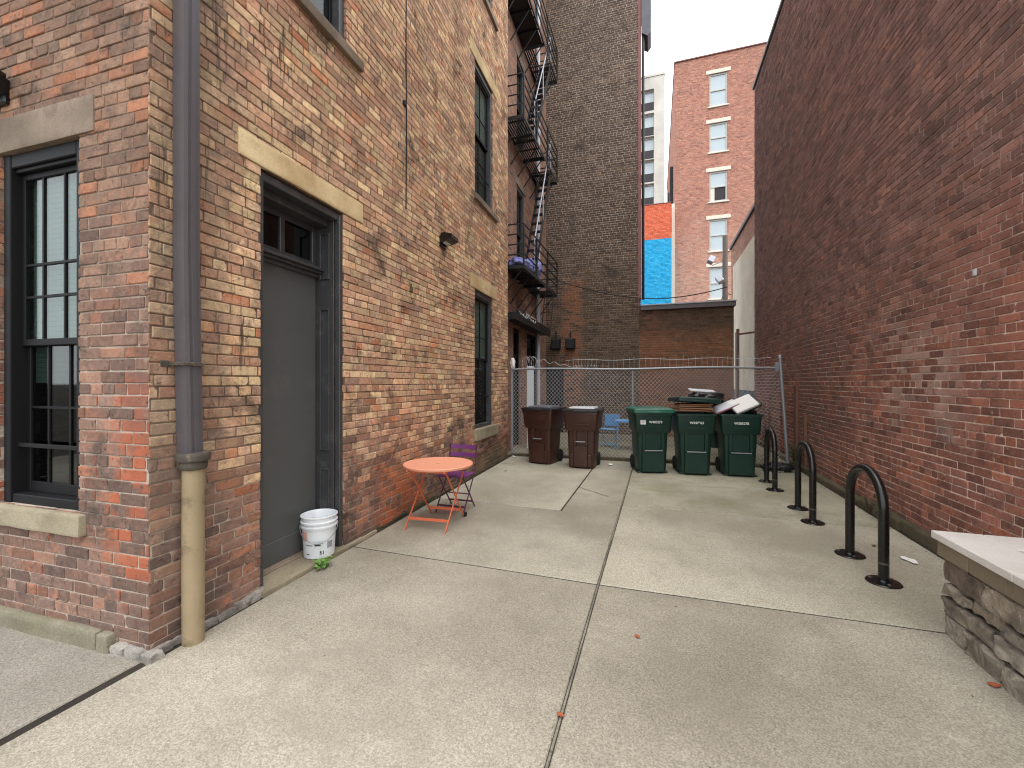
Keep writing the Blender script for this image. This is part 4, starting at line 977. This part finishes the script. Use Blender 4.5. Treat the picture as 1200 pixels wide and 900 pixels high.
# ------------------------------------------------------------------ wheeled bins
def rrect(hw, yf, yb, r, z, n=4):
    pts = []
    for cx, cy, a0 in ((hw - r, yb - r, 0), (-hw + r, yb - r, 90), (-hw + r, yf + r, 180), (hw - r, yf + r, 270)):
        for i in range(n + 1):
            a = R(a0 + 90 * i / n); pts.append(Vector((cx + r * math.cos(a), cy + r * math.sin(a), z)))
    return pts
def cart_common(t, m):
    for sx in (-1, 1):
        mb = MB(); mb.lathe([(.02, -.035), (.105, -.035), (.125, -.02), (.125, .02), (.105, .035), (.02, .035)], 20); mb.xf(Matrix.Translation((sx * .235, .235, .125)) @ Matrix.Rotation(R(90), 4, 'Y')); mb.build('wheel', M['rubber'], t, smooth=40)
    mb = MB(); mb.cyl((-.22, .235, .125), (.22, .235, .125), .012); mb.build('axle', M['galv'], t)
def green_cart(loc, rz, label, number, lid='closed', sticker=False):
    t = thing('wheeled_bin', label, 'bin', loc, rz, 'wheeled bins along the fence'); m = M['green_plastic']
    mb = MB()
    mb.loft([rrect(.235, -.235, .20, .05, .0), rrect(.24, -.245, .21, .05, .05), rrect(.268, -.28, .27, .05, .74)])
    mb.loft([rrect(.29, -.315, .285, .05, .715), rrect(.302, -.325, .295, .05, .74), rrect(.318, -.345, .32, .05, 1.0), rrect(.318, -.345, .32, .05, 1.02)], True, False)
    # open rim: outer lip and the inside of the tub
    mb.loft([rrect(.318, -.345, .32, .05, 1.02), rrect(.338, -.365, .34, .05, 1.025), rrect(.338, -.365, .34, .05, 1.06), rrect(.305, -.33, .305, .05, 1.06), rrect(.29, -.315, .29, .05, .75)], False, True)
    # front centre column with a sunk panel
    mb.box(-.19, .19, -.318, -.22, .03, .40, .012); mb.box(-.19, -.135, -.322, -.24, .40, .80, .008); mb.box(.135, .19, -.322, -.24, .40, .80, .008); mb.box(-.135, .135, -.29, -.24, .40, .80, .004)
    mb.box(-.15, .15, -.335, -.30, .80, .83, .008)
    for sx in (-1, 1): mb.box(sx * .235 - .03, sx * .235 + .03, -.25, .2, -.002, .03, .006)
    bo = mb.build('tub', m, t, smooth=35)
    mb = MB(); mb.cyl((-.155, -.325, .405), (.155, -.325, .405), .010); mb.build('grab_bar', M['galv'], t, smooth=50)
    text_part(number, .056, M['white_ink'], bo, 'stencil_number', (.03 if sticker else 0, -.3435, .905), rx=86, bold=.0015)
    if sticker:
        mb = MB(); mb.box(-.045, .045, -.002, 0, -.05, .05); stk = mb.build('sticker', M['paper'], bo, loc=(-.185, -.3400, .915))
        stk.rotation_euler.x = R(-4)
        mb = MB()
        for k in range(5): mb.box(-.028, .028 - .006 * (k % 3), -.0035, -.0025, -.03 + .013 * k, -.024 + .013 * k)
        mb.xf(Matrix.Rotation(R(-4), 4, 'X')); mb.build('sticker_print', M['grey_ink'], bo, loc=(-.185, -.3400, .915))
    cart_common(t, m)
    mb = MB(); mb.cyl((-.22, .40, 1.02), (.22, .40, 1.02), .016)
    for x in (-.22, .22): mb.bar((x, .33, 1.0), (x, .40, 1.02), .03, .03)
    mb.build('handle', m, t, smooth=40)
    ld = MB()
    if lid != 'none':
        ld.loft([rrect(.348, -.378, .345, .03, .0), rrect(.352, -.384, .345, .03, .008), rrect(.350, -.380, .345, .03, .062), rrect(.338, -.368, .338, .03, .072), rrect(.325, -.355, .325, .03, .070), rrect(.30, -.33, .31, .04, .084), rrect(.28, -.31, .29, .04, .086)])
        ld.box(-.12, .12, -.405, -.372, .0, .03, .008)
        lo = ld.build('lid', M['green_lid_sheen'] if lid == 'closed' else M['green_plastic'], t, smooth=35)
        lo.location = (0, 0, 1.063)
        if lid == 'raised': lo.location = (.02, .03, 1.24); lo.rotation_euler = (R(-3), R(3.5), R(4))
    else:
        ld.loft([rrect(.345, -.375, .345, .05, .0), rrect(.345, -.375, .345, .05, .04), rrect(.24, -.27, .26, .06, .075)])
        lo = ld.build('lid', M['green_plastic'], t, smooth=35); lo.location = (0, .44, .72); lo.rotation_euler = (R(-97), 0, 0)
    return t
def brown_cart(loc, rz, label, top):
    t = thing('wheeled_bin', label, 'bin', loc, rz, 'wheeled bins along the fence'); m = M['brown_plastic']
    mb = MB()
    mb.loft([rrect(.235, -.235, .21, .05, .0), rrect(.24, -.245, .21, .05, .05), rrect(.262, -.275, .27, .05, .74)])
    mb.loft([rrect(.285, -.305, .285, .05, .70), rrect(.302, -.32, .295, .05, .74), rrect(.318, -.345, .32, .05, .98), rrect(.318, -.345, .32, .05, 1.0)], True, False)
    mb.loft([rrect(.318, -.345, .32, .05, 1.0), rrect(.335, -.362, .338, .05, 1.005), rrect(.335, -.362, .338, .05, 1.05)], False, True)
    # trapezoid moulding on the shoulder
    tz = [(-.235, .985), (.235, .985), (.155, .83), (-.155, .83)]
    fy = lambda z: -.327 - (z - .74) * .07
    for (a, b) in (((-.235, .99), (-.155, .825)), ((.235, .99), (.155, .825)), ((-.165, .825), (.165, .825))):
        mb.bar((a[0], fy(a[1]) - .004, a[1]), (b[0], fy(b[1]) - .004, b[1]), .016, .016, (0, 1, 0))
    mb.box(-.13, .13, -.305, -.22, .03, .42, .012); mb.box(-.13, -.085, -.31, -.23, .42, .70, .006); mb.box(.085, .13, -.31, -.23, .42, .70, .006); mb.box(-.085, .085, -.272, -.24, .42, .70, .004)
    mb.box(-.20, -.13, -.285, -.22, .03, .26, .01); mb.box(.13, .20, -.285, -.22, .03, .26, .01)
    bo = mb.build('tub', m, t, smooth=35)
    mb = MB(); mb.cyl((-.09, -.312, .50), (.09, -.312, .50), .012); mb.build('grab_bar', M['galv'], t, smooth=50)
    text_part('\u25AA ||  \u25AA' if False else '||', .05, M['brown_plastic'], bo, 'moulded_mark', (0, -.345, .91), rx=86, bold=.004)
    cart_common(t, m)
    mb = MB(); mb.cyl((-.22, .40, 1.0), (.22, .40, 1.0), .016)
    for x in (-.22, .22): mb.bar((x, .33, .98), (x, .40, 1.0), .03, .03)
    mb.build('handle', m, t, smooth=40)
    ld = MB(); ld.loft([rrect(.345, -.375, .345, .05, .0), rrect(.348, -.38, .345, .05, .012), rrect(.345, -.375, .345, .05, .04), rrect(.29, -.32, .30, .06, .055), rrect(.26, -.29, .28, .06, .06)])
    ld.box(-.12, .12, -.405, -.372, .0, .03, .008)
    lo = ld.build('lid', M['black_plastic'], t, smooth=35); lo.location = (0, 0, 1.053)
    mb = MB(); mb.loft([rrect(.245, -.27, .26, .05, .06), rrect(.235, -.26, .25, .05, .078)]); mb.build('lid_plate', M[top], lo, smooth=30)
    return t
def place(cx, cy, ang, off=.24):   # centre of the front foot -> origin of the bin
    a = R(ang); return (cx - off * math.sin(a) * 1, cy + off * math.cos(a), 0), a
l, a = place(-2.17, 8.2, -12); brown_cart(l, a, 'brown bin nearest the tan facade, black lid with dark grey plate', 'mid_grey_lid')
l, a = place(-1.31, 8.02, -2); brown_cart(l, a, 'brown bin with pale plate on its black lid, beside the blue chair', 'grey_lid')
l, a = place(-.05, 8.0, 15); green_cart(l, a, 'green bin with white sticker and closed lid, its reflection painted in pale green', 'W403273', 'closed', True)
l, a = place(.655, 8.07, 9); green_cart(l, a, 'middle green bin, lid propped up on brown cardboard', 'W447963', 'raised'); g2 = (l, a)
l, a = place(1.365, 8.18, 5); green_cart(l, a, 'open green bin heaped with flat boxes beside the farthest bike rack', 'W305278', 'none'); g3 = (l, a)
def at(g, x, y, z):
    (lx, ly, lz), a = g; return Vector((lx + x * math.cos(a) - y * math.sin(a), ly + x * math.sin(a) + y * math.cos(a), z))
def blob(name, m, c, s, label, cat, seed=0, amp=.25, group=None, zmin=None):
    mb = MB(); t = bmesh.new(); bmesh.ops.create_icosphere(t, subdivisions=4, radius=1)
    for v in t.verts:
        n_ = noise.noise_vector(v.co * 1.6 + Vector((seed * 5.3, seed, 1))) * amp + noise.noise_vector(v.co * 5 + Vector((seed, 2, 1))) * amp * .35
        v.co = Vector(((v.co.x + n_.x) * s[0], (v.co.y + n_.y) * s[1], (v.co.z + n_.z) * s[2]))
        if zmin is not None: v.co.z = max(v.co.z, zmin)
    mb._add(t); o = mb.build(name, m, None, smooth=60, loc=c); return tag(o, label, cat, group)
blob('rubbish_bag', M['bag'], (2.08, 8.85, .07), (.26, .12, .09), 'flat black rubbish bag on the ground at the fence post', 'rubbish bag', 12, .25, 'black rubbish bags', -.07)
# cardboard under the propped lid
mb = MB()
for k, (dx, dy, rr, z) in enumerate(((0, 0, .05, 1.10), (.03, -.02, -.12, 1.135), (-.03, .01, .2, 1.17), (.02, 0, -.02, 1.20))):
    mb.box(-.27, .27, -.26, .26, 0, .022, .003, M=Matrix.Translation((dx, dy, z)) @ Matrix.Rotation(rr, 4, 'Z') @ Matrix.Rotation(R(2 - k), 4, 'Y'))
tag(mb.build('cardboard_stack', M['card'], None, loc=g2[0], rz=g2[1]), 'flattened brown cardboard stuffed under the propped green lid', 'cardboard')
blob('rubbish_bag', M['bag'], at(g2, .28, .16, 1.34), (.30, .26, .10), 'black rubbish bag lying behind the propped green lid', 'rubbish bag', 3, .3, 'black rubbish bags')
blob('rubbish_bag', M['bag'], at(g3, -.12, .17, 1.12), (.26, .24, .15), 'black rubbish bag inside the open green bin beneath the boxes', 'rubbish bag', 6, .3, 'black rubbish bags')
blob('rubbish_bag', M['bag'], at(g3, .13, .12, 1.08), (.20, .22, .12), 'black rubbish bag inside the open green bin at the rack end', 'rubbish bag', 9, .3, 'black rubbish bags')
mb = MB(); mb.box(-.22, .22, -.1, .1, -.006, .006, .003); o = tag(mb.build('foil_sheet', M['grey_lid'], None), 'crumpled silver sheet on the bags behind the propped lid', 'sheet'); o.location = at(g2, .22, .20, 1.45); o.rotation_euler = (R(12), R(4), .2)
def flatbox(m, c, size, rot, label, em=None):
    mb = MB(); mb.box(-size[0] / 2, size[0] / 2, -size[1] / 2, size[1] / 2, -size[2] / 2, size[2] / 2, .006)
    o = mb.build('flat_box', M[m], None); o.location = c; o.rotation_euler = rot; tag(o, label, 'box', 'boxes heaped on the open bin')
    mb = MB(); mb.box(-size[0] / 2 + .015, size[0] / 2 - .015, -size[1] / 2 + .015, size[1] / 2 - .015, size[2] / 2 + .001, size[2] / 2 + .004)
    mb.build('lid_panel', M[em or 'paper'], o)
    return o
flatbox('pink_box', at(g3, -.20, -.06, 1.17), (.46, .22, .03), (R(24), R(-22), R(20)), 'thin pink flat box tilted across the open green bin', 'grey_lid')
flatbox('paper', at(g3, .09, -.08, 1.22), (.40, .30, .05), (R(38), R(-24), R(15)), 'white flat box standing steepest on the open green bin', 'paper')
flatbox('green_plastic', at(g3, .15, -.02, 1.21), (.38, .32, .05), (R(34), R(-26), R(15)), 'dark green flat box wedged behind the white one', 'green_plastic')

# ------------------------------------------------------------------ bike racks
def rack_proto():
    t = thing('bike_rack', 'x', 'bike rack', (0, 0, 0), 0, 'black hoop bike racks')
    r, hh, hw = .036, .86, .29; pts = [(0, -hw, .008), (0, -hw, .3), (0, -hw, hh - hw)]
    for i in range(1, 16): a = math.pi * (1 - i / 16); pts.append((0, hw * math.cos(a), hh - hw + hw * math.sin(a)))
    pts += [(0, hw, hh - hw), (0, hw, .3), (0, hw, .008)]
    mb = MB(); mb.tube(pts, r, 16); mb.build('hoop', M['black_steel'], t, smooth=60)
    for s in (-1, 1):
        mb = MB(); mb.lathe([(.115, .0), (.118, .005), (.112, .011), (.05, .016), (.046, .03), (.036, .032)], 28, 0, s * hw); f = mb.build('base_flange', M['black_steel'], t, smooth=30)
        for k in range(3):
            a = 2.1 * k + .5; mb = MB(); mb.lathe([(.012, .008), (.012, .02), (.006, .025)], 6, .085 * math.cos(a), s * hw + .085 * math.sin(a)); mb.build('bolt', M['iron_dark'], f)
    mb = MB(); mb.lathe([(.0365, .15), (.0366, .165)], 16, 0, -.29, False, False); mb.build('wear_band', M['iron_dark'], t)
    return t
rp = rack_proto()
for i, (x, y, rz, lab) in enumerate(((1.722, 4.495, .03, 'black hoop bike rack nearest the stone planter'), (1.710, 6.04, -.02, 'black hoop bike rack standing between the two other hoops'), (1.69, 7.58, -.03, 'black hoop bike rack close against the open green bin'))):
    o = rp if i == 0 else copy_tree(rp); o.location = (x, y, 0); o.rotation_euler.z = rz; o['label'] = lab

# ------------------------------------------------------------------ bistro table and chairs
T = thing('bistro_table', 'round coral orange folding metal table in front of the purple chair', 'table', (-2.36, 4.42, 0), .06)
mb = MB(); mb.lathe([(.0, .655), (.36, .655), (.378, .648), (.392, .648), (.396, .655), (.396, .672), (.388, .678), (.35, .674), (.028, .674), (.022, .667), (.0, .667)], 56, cap0=False, cap1=False); mb.build('table_top', M['orange_metal'], T, smooth=40)
mb = MB(); mb.lathe([(.022, .6685), (.0, .6685)], 16, cap0=False, cap1=False); mb.build('parasol_hole', M['rubber'], T)
hw = .235
for nm, yb, yt, ww in (('leg_frame', -.35, .27, hw), ('leg_frame', .27, -.29, hw - .025)):
    mb = MB()
    for s in (-1, 1): mb.bar((s * ww, yb, .0), (s * ww, yt, .65), .018, .010, (1, 0, 0))
    f = .16; y1 = yb + (yt - yb) * f; mb.bar((-ww, y1, .65 * f), (ww, y1, .65 * f), .008, .03)
    f = .96; y1 = yb + (yt - yb) * f; mb.bar((-ww, y1, .65 * f), (ww, y1, .65 * f), .02, .02)
    mb.build(nm, M['orange_leg'], T)
mb = MB()
for s in (-1, 1): mb.bar((s * .22, -.33, .64), (s * .22, .33, .64), .02, .02)
mb.build('top_rail', M['orange_leg'], T)
mb = MB(); mb.lathe([(.02, .0), (.028, .012), (.028, .045), (.02, .05)], 14, hw - .02, .275); mb.build('foot_cap', M['rubber'], T, smooth=40)
def slat_chair(name, label, loc, rz, m, ml, grp=None, solid=False):
    t = thing(name, label, 'chair', loc, rz, grp)      # faces -y, back at +y
    w = .185
    mb = MB()
    for s in (-1, 1): mb.bar((s * w, -.20, .0), (s * w, .16, .46), .018, .009, (1, 0, 0)); mb.bar((s * w, .16, .46), (s * w, .21, .80), .018, .009, (1, 0, 0))
    mb.bar((-w, -.14, .08), (w, -.14, .08), .008, .02); mb.build('back_frame', M[ml], t)
    mb = MB()
    for s in (-1, 1): mb.bar((s * (w - .02), .20, .0), (s * (w - .02), -.15, .435), .018, .009, (1, 0, 0))
    mb.bar((-w + .02, .14, .08), (w - .02, .14, .08), .008, .02); mb.bar((-w + .02, .03, .2), (w - .02, .03, .2), .012, .012); mb.build('leg_frame', M[ml], t)
    st = MB()
    for k in range(5): st.box(-w - .01, w + .01, -.17 + .068 * k, -.17 + .068 * k + .052, .436, .450, .003)
    st.build('seat', M[m], t)
    if solid:
        mb = MB(); mb.box(-w, w, .17, .185, .50, .80, .01); mb.build('back_panel', M[m], t)
    for z in () if solid else (.655, .755):
        mb = MB(); n = 10
        ringa = []
        for i in range(n + 1):
            x = -w - .005 + (2 * w + .01) * i / n; y = .192 + (z - .6) * .14 + .02 * (1 - (x / w) ** 2)
            ringa.append([Vector((x, y, z - .024)), Vector((x, y + .008, z - .024)), Vector((x, y + .014, z + .028)), Vector((x, y + .006, z + .028))])
        mb.loft(ringa); mb.build('back_slat', M[m], t)
    return t
slat_chair('folding_chair', 'purple slatted folding chair tucked behind the orange table', (-2.38, 4.93, 0), .0, 'purple', 'purple_leg')
slat_chair('folding_chair', 'blue folding chair behind the chain link fence', (-1.08, 10.9, 0), -.25, 'blue_metal', 'blue_metal', None, True)
mb = MB(); 
BT = thing('bistro_table', 'small blue metal table behind the fence, half hidden by a green bin', 'table', (-.62, 10.7, -.01), .1)
mb = MB(); mb.box(-.30, .30, -.28, .28, .68, .70, .01, seg=2); mb.box(-.29, .29, -.27, .27, .655, .68, .004); mb.build('table_top', M['blue_metal'], BT)
for sx in (-1, 1):
    for sy in (-1, 1):
        mb = MB(); mb.bar((sx * .25, sy * .23, 0), (sx * .25, sy * .23, .66), .025, .025); mb.build('leg', M['blue_metal'], BT)

# ------------------------------------------------------------------ bucket on the door step
BK = thing('bucket', 'white plastic bucket with wire handle on the door step', 'bucket', L(-.062, 1.452, .042), TH + R(38))
prof_o = [(.122, 0), (.128, .004), (.134, .10), (.140, .22), (.142, .262), (.154, .264), (.155, .28), (.145, .284), (.145, .302), (.156, .305), (.157, .318), (.148, .322), (.150, .352), (.156, .356), (.157, .366), (.150, .368), (.145, .360), (.136, .20), (.124, .02), (.0, .016)]
mb = MB(); mb.lathe(prof_o, 40, cap1=False); mb.build('pail', M['bucket'], BK, smooth=35)
mb = MB(); pts = []
for i in range(25):
    a = math.pi * i / 24; ax = .158 * math.cos(a); yy = -.158 * math.sin(a) - .004
    pts.append(Vector((ax, yy, .285 - .135 * math.sin(a))))
mb.tube(pts, .0028, 6); mb.tube([pts[10], pts[12], pts[14]], .009, 8)
hb = mb.build('handle', M['galv'], BK, smooth=40); hb.rotation_euler.z = R(0)
def on_pail(z, ang, w, h, m, name):
    n = 6; mb = MB(); rows = []
    for zz in (z - h / 2, z + h / 2):
        rr = .128 + (zz) * .0555 + .0018; rows.append([Vector((rr * math.sin(ang + w / rr * (i / n - .5)), -rr * math.cos(ang + w / rr * (i / n - .5)), zz)) for i in range(n + 1)])
    for i in range(n): mb.face([rows[0][i], rows[0][i + 1], rows[1][i + 1], rows[1][i]])
    return mb.build(name, m, BK, recalc=False)
on_pail(.20, -.95, .07, .075, M['orange_ink'], 'printed_patch')
on_pail(.115, .75, .055, .06, M['grey_ink'], 'printed_label')
for k, (a, w) in enumerate(((-.62, .07), (-.05, .05), (-.70, .03))): on_pail(.125 if k < 2 else .045, a, w, .012 if k < 2 else .006, M['ink'] if k else M['grey_ink'], 'printed_line')
tx = text_part('51', .042, M['ink'], BK, 'printed_number', (.042 * 0, 0, 0), rx=90, bold=.001)
an = .22; rr = .1285 + .055 * .0555 + .002; tx.location = (rr * math.sin(an), -rr * math.cos(an), .055); tx.rotation_euler = (R(87), 0, an)

# ------------------------------------------------------------------ stone planter
PL = thing('planter', 'low grey stone planter with pale cap slabs against the dark red wall', 'planter', (1.70, 3.50, 0))
course = [(-.02, .125), (.13, .245), (.25, .335), (.34, .485)]
xin = .16
def stone(x0, x1, ya, yb, z0, z1):
    q = MB(); rough_block(q, x0, x1, ya, yb, z0, z1, amp=.017, cuts=8, bev=.014, freq=13)
    q.build('stone', rnd.choice(M['rock']), PL, smooth=45)
for ci, (z0, z1) in enumerate(course):
    y = .0; first = True
    while y > -2.0:
        d = rnd.uniform(.24, .46) if not first or ci % 2 else rnd.uniform(.13, .26); first = False
        prd = rnd.uniform(-.02, .03)
        stone(.04 - prd, .035 + xin, y - d + .010, y - .006, z0 + rnd.uniform(.002, .010), z1 - rnd.uniform(.002, .012)); y -= d
    x = .20
    while x < .78:
        d = rnd.uniform(.24, .34); stone(x, min(.80, x + d - .006), -.16, -.004, z0, z1); x += d
ye_ = -2.0
mb = MB(); y = -.006
while y > -2.0:
    d = .29; mb.box(.02, .19, y - d + .006, y, .492, .588, .006, jit=.002); y -= d
x = .196
while x < .8: mb.box(x, min(.82, x + .284), -.18, .012, .492, .588, .006, jit=.002); x += .29
mb.build('cap_course', M['planter_edge'], PL)
caps = MB()
caps.box(-.004, .255, -.66, .012, .596, .642, .004); caps.box(-.004, .255, -1.36, -.664, .596, .642, .004); caps.box(-.004, .255, -2.3, -1.364, .596, .642, .004)
caps.box(.259, .85, -.255, .012, .596, .642, .004)
caps.build('cap_slab', M['planter_cap'], PL)
mb = MB(); mb.box(.16, .80, -2.3, -.17, .0, .50); mb.build('soil', M['soil'], PL)

# ------------------------------------------------------------------ plants and litter
def plant(name, label, loc, n, h, m, spread, leaf=.03, seed=1, stemm='twig', grp=None):
    r = random.Random(seed); t = thing(name, label, 'plant', loc, 0, grp); sm = MB(); lf = MB()
    for i in range(n):
        a = r.uniform(0, 6.28); k = r.uniform(.3, 1); tip = Vector((math.cos(a) * spread * k, math.sin(a) * spread * k, h * r.uniform(.5, 1)))
        sm.tube([Vector((0, 0, -.02)), tip * .5 + Vector((0, 0, h * .12)), tip], .0018, 4)
        for q in range(5):
            f = .35 + .65 * q / 4; c = tip * f + Vector((r.uniform(-1, 1), r.uniform(-1, 1), r.uniform(-.3, .6))) * leaf * .5
            b = r.uniform(0, 6.28); d = Vector((math.cos(b), math.sin(b), r.uniform(-.3, .5))).normalized() * leaf * r.uniform(.7, 1.3); s_ = d.cross(Vector((0, 0, 1))).normalized() * leaf * .42
            u = Vector((0, 0, leaf * .18))
            lf.face([c, c + d * .5 + s_ + u, c + d, c + d * .5 - s_ + u])
    sm.build('stem', M[stemm], t); lf.build('foliage', M[m], t, recalc=False); return t
plant('weed', 'small bright green weed growing in front of the door step', L(.115, 1.30, 0), 9, .07, 'leaf', .075, .04, 3, 'leaf')
plant('weed', 'dry brown weed at the dark red wall behind the nearest hoop', (2.47, 6.35, 0), 12, .28, 'drygreen', .10, .03, 5)
plant('weed', 'second dry weed a little closer along the dark red wall', (2.46, 6.02, 0), 10, .22, 'twig', .09, .028, 6)
plant('vine', 'dull green vine climbing at the foot of the fence post', (2.42, 9.0, 0), 26, .55, 'drygreen', .16, .05, 8)
plant('vine', 'thin dark vine behind the open green bin beside the fence', (1.95, 8.95, 0), 26, 1.25, 'drygreen', .14, .045, 9)
def litter(name, label, cat, loc, m, s, seed, flat=.35, grp=None):
    r = random.Random(seed); mb = MB(); n = 9; P = []
    for i in range(n):
        a = 2 * math.pi * i / n; q = s * r.uniform(.6, 1.1); P.append(Vector((q * math.cos(a), q * .65 * math.sin(a), .006 + r.uniform(0, flat) * s * .5)))
    c = Vector((0, 0, .004))
    for i in range(n): mb.face([P[i], P[(i + 1) % n], c]) if False else None
    mb.loft([[p for p in P], [p + Vector((0, 0, .0015)) for p in P]], False, False)
    vs = [mb.bm.verts.new(p) for p in P]; cc = mb.bm.verts.new(c)
    for i in range(n): mb.bm.faces.new((vs[i], vs[(i + 1) % n], cc))
    o = mb.build(name, M[m], None, recalc=False, loc=loc, rz=r.uniform(0, 6)); return tag(o, label, cat, grp)
litter('fallen_leaf', 'russet leaf lying on the long joint nearest the camera', 'leaf', (-.43, 2.03, .002), 'dead_leaf', .024, 1, grp='fallen leaves')
litter('fallen_leaf', 'small brown leaf on open concrete just past the long joint', 'leaf', (-.107, 2.81, .002), 'dead_leaf', .02, 2, grp='fallen leaves')
litter('fallen_leaf', 'orange leaf beside the foot of the stone planter', 'leaf', (1.69, 2.95, .002), 'dead_leaf', .035, 3, .2, grp='fallen leaves')
litter('fallen_leaf', 'dark leaf on the slab in front of the purple chair wall', 'leaf', (-2.55, 7.3, .002), 'twig', .035, 4, grp='fallen leaves')
litter('fallen_leaf', 'dark leaf between the nearest hoop and the paper scrap', 'leaf', (2.02, 5.1, .002), 'twig', .03, 14, grp='fallen leaves')
litter('paper_scrap', 'flat white paper scrap beside the dark red wall footing', 'paper', (2.16, 4.79, .002), 'paper', .085, 5, .1, grp='paper scraps')
litter('paper_scrap', 'white paper scrap at the fence kerb under the blue chair', 'paper', (-.82, 8.5, .002), 'paper', .09, 6, .3, grp='paper scraps')
litter('paper_scrap', 'crumpled white paper beside the closed green bin foot', 'paper', (-.36, 8.55, .002), 'paper', .05, 7, .6, grp='paper scraps')
litter('paper_scrap', 'crumpled paper in the fence end by the tan facade', 'paper', (-2.86, 8.75, .002), 'paper', .07, 8, .9, grp='paper scraps')
litter('paper_scrap', 'crumpled white paper by the fence post and vine', 'paper', (2.1, 8.75, .002), 'paper', .07, 9, .9, grp='paper scraps')
# grit and crumbs along the edges of the paving
gr = MB()
def crumb(x, y, s):
    t = [Vector((x + rnd.uniform(-s, s), y + rnd.uniform(-s, s), rnd.uniform(0, s * 1.2))) for _ in range(4)]
    v = [gr.bm.verts.new(p) for p in t]
    for f in ((0, 1, 2), (0, 2, 3), (0, 3, 1), (1, 3, 2)): gr.bm.faces.new([v[i] for i in f])
for _ in range(1300):
    k = rnd.random()
    if k < .4: y = rnd.uniform(3.2, 9); x = 2.49 - abs(rnd.gauss(0, .05))
    elif k < .65: s = rnd.uniform(.1, 6.9); p = L(.03 + abs(rnd.gauss(0, .03)), s); x, y = p[0], p[1]
    elif k < .8: x = rnd.uniform(-2.9, 2.3); y = 8.85 + (x + 3) * .064 - abs(rnd.gauss(0, .07))
    elif k < .9: y = rnd.uniform(1.5, 8.5); x = -.43 + rnd.gauss(0, .02)
    else: x = rnd.uniform(-2.4, 2.3); y = rnd.uniform(1.6, 8.6)
    crumb(x, y, rnd.choice((.003, .004, .006, .009)))
tag(gr.build('grit', M['moss'], None), 'grit and crumbs along the edges of the paving', 'grit', None, 'stuff')

# ------------------------------------------------------------------ camera, sky, sun
cam = bpy.data.cameras.new('camera'); co = bpy.data.objects.new('camera', cam); COL.objects.link(co)
co.location = (0, 0, 1.6); co.rotation_euler = (R(90), 0, math.atan(168 / 505)); cam.sensor_width = 36; cam.lens = 505 / 1200 * 36; cam.shift_y = -2 / 1200
cam.clip_start = .05; cam.clip_end = 2000; scene.camera = co
w = bpy.data.worlds.new('World'); scene.world = w; w.use_nodes = True; nt = w.node_tree
bg = nt.nodes['Background']; sky = nt.nodes.new('ShaderNodeTexSky'); sky.sky_type = 'NISHITA'; sky.sun_disc = False
ELEV, AZ = 74, 140
sky.sun_elevation = R(ELEV); sky.sun_rotation = R(AZ); sky.dust_density = 3
tc = nt.nodes.new('ShaderNodeTexCoord'); ns = nt.nodes.new('ShaderNodeTexNoise'); ns.inputs['Scale'].default_value = 1.6; ns.inputs['Detail'].default_value = 5
nt.links.new(tc.outputs['Generated'], ns.inputs['Vector'])
cr = nt.nodes.new('ShaderNodeValToRGB'); cr.color_ramp.elements[0].position = .25; cr.color_ramp.elements[0].color = (8.6, 8.9, 9.2, 1); cr.color_ramp.elements[1].position = .75; cr.color_ramp.elements[1].color = (11.2, 11.3, 11.4, 1)
nt.links.new(ns.outputs['Fac'], cr.inputs[0])
mx = nt.nodes.new('ShaderNodeMix'); mx.data_type = 'RGBA'; mx.inputs[0].default_value = .88
nt.links.new(sky.outputs[0], mx.inputs[6]); nt.links.new(cr.outputs[0], mx.inputs[7]); nt.links.new(mx.outputs[2], bg.inputs[0]); bg.inputs[1].default_value = .10
sl = bpy.data.lights.new('sun', 'SUN'); sl.energy = .8; sl.angle = R(50); sl.color = (1, .97, .92); so = bpy.data.objects.new('sun', sl); COL.objects.link(so)
az = R(AZ); so.rotation_euler = (R(90 - ELEV), 0, math.pi - az); so.location = (0, 0, 30)
scene.view_settings.view_transform = 'Standard'; scene.view_settings.look = 'None'; scene.view_settings.gamma = 1; scene.view_settings.use_curve_mapping = False
scene.view_settings.exposure = 1.3
scene.render.engine = 'CYCLES'; scene.cycles.max_bounces = 8; scene.cycles.diffuse_bounces = 5; scene.cycles.transparent_max_bounces = 12
scene.cycles.filter_width = 1.1; scene.cycles.use_adaptive_sampling = False; scene.cycles.caustics_reflective = False; scene.cycles.caustics_refractive = False; scene.cycles.sample_clamp_indirect = 4
try:
    scene.cycles.use_denoising = True; scene.cycles.denoising_prefilter = 'ACCURATE'
except Exception: pass
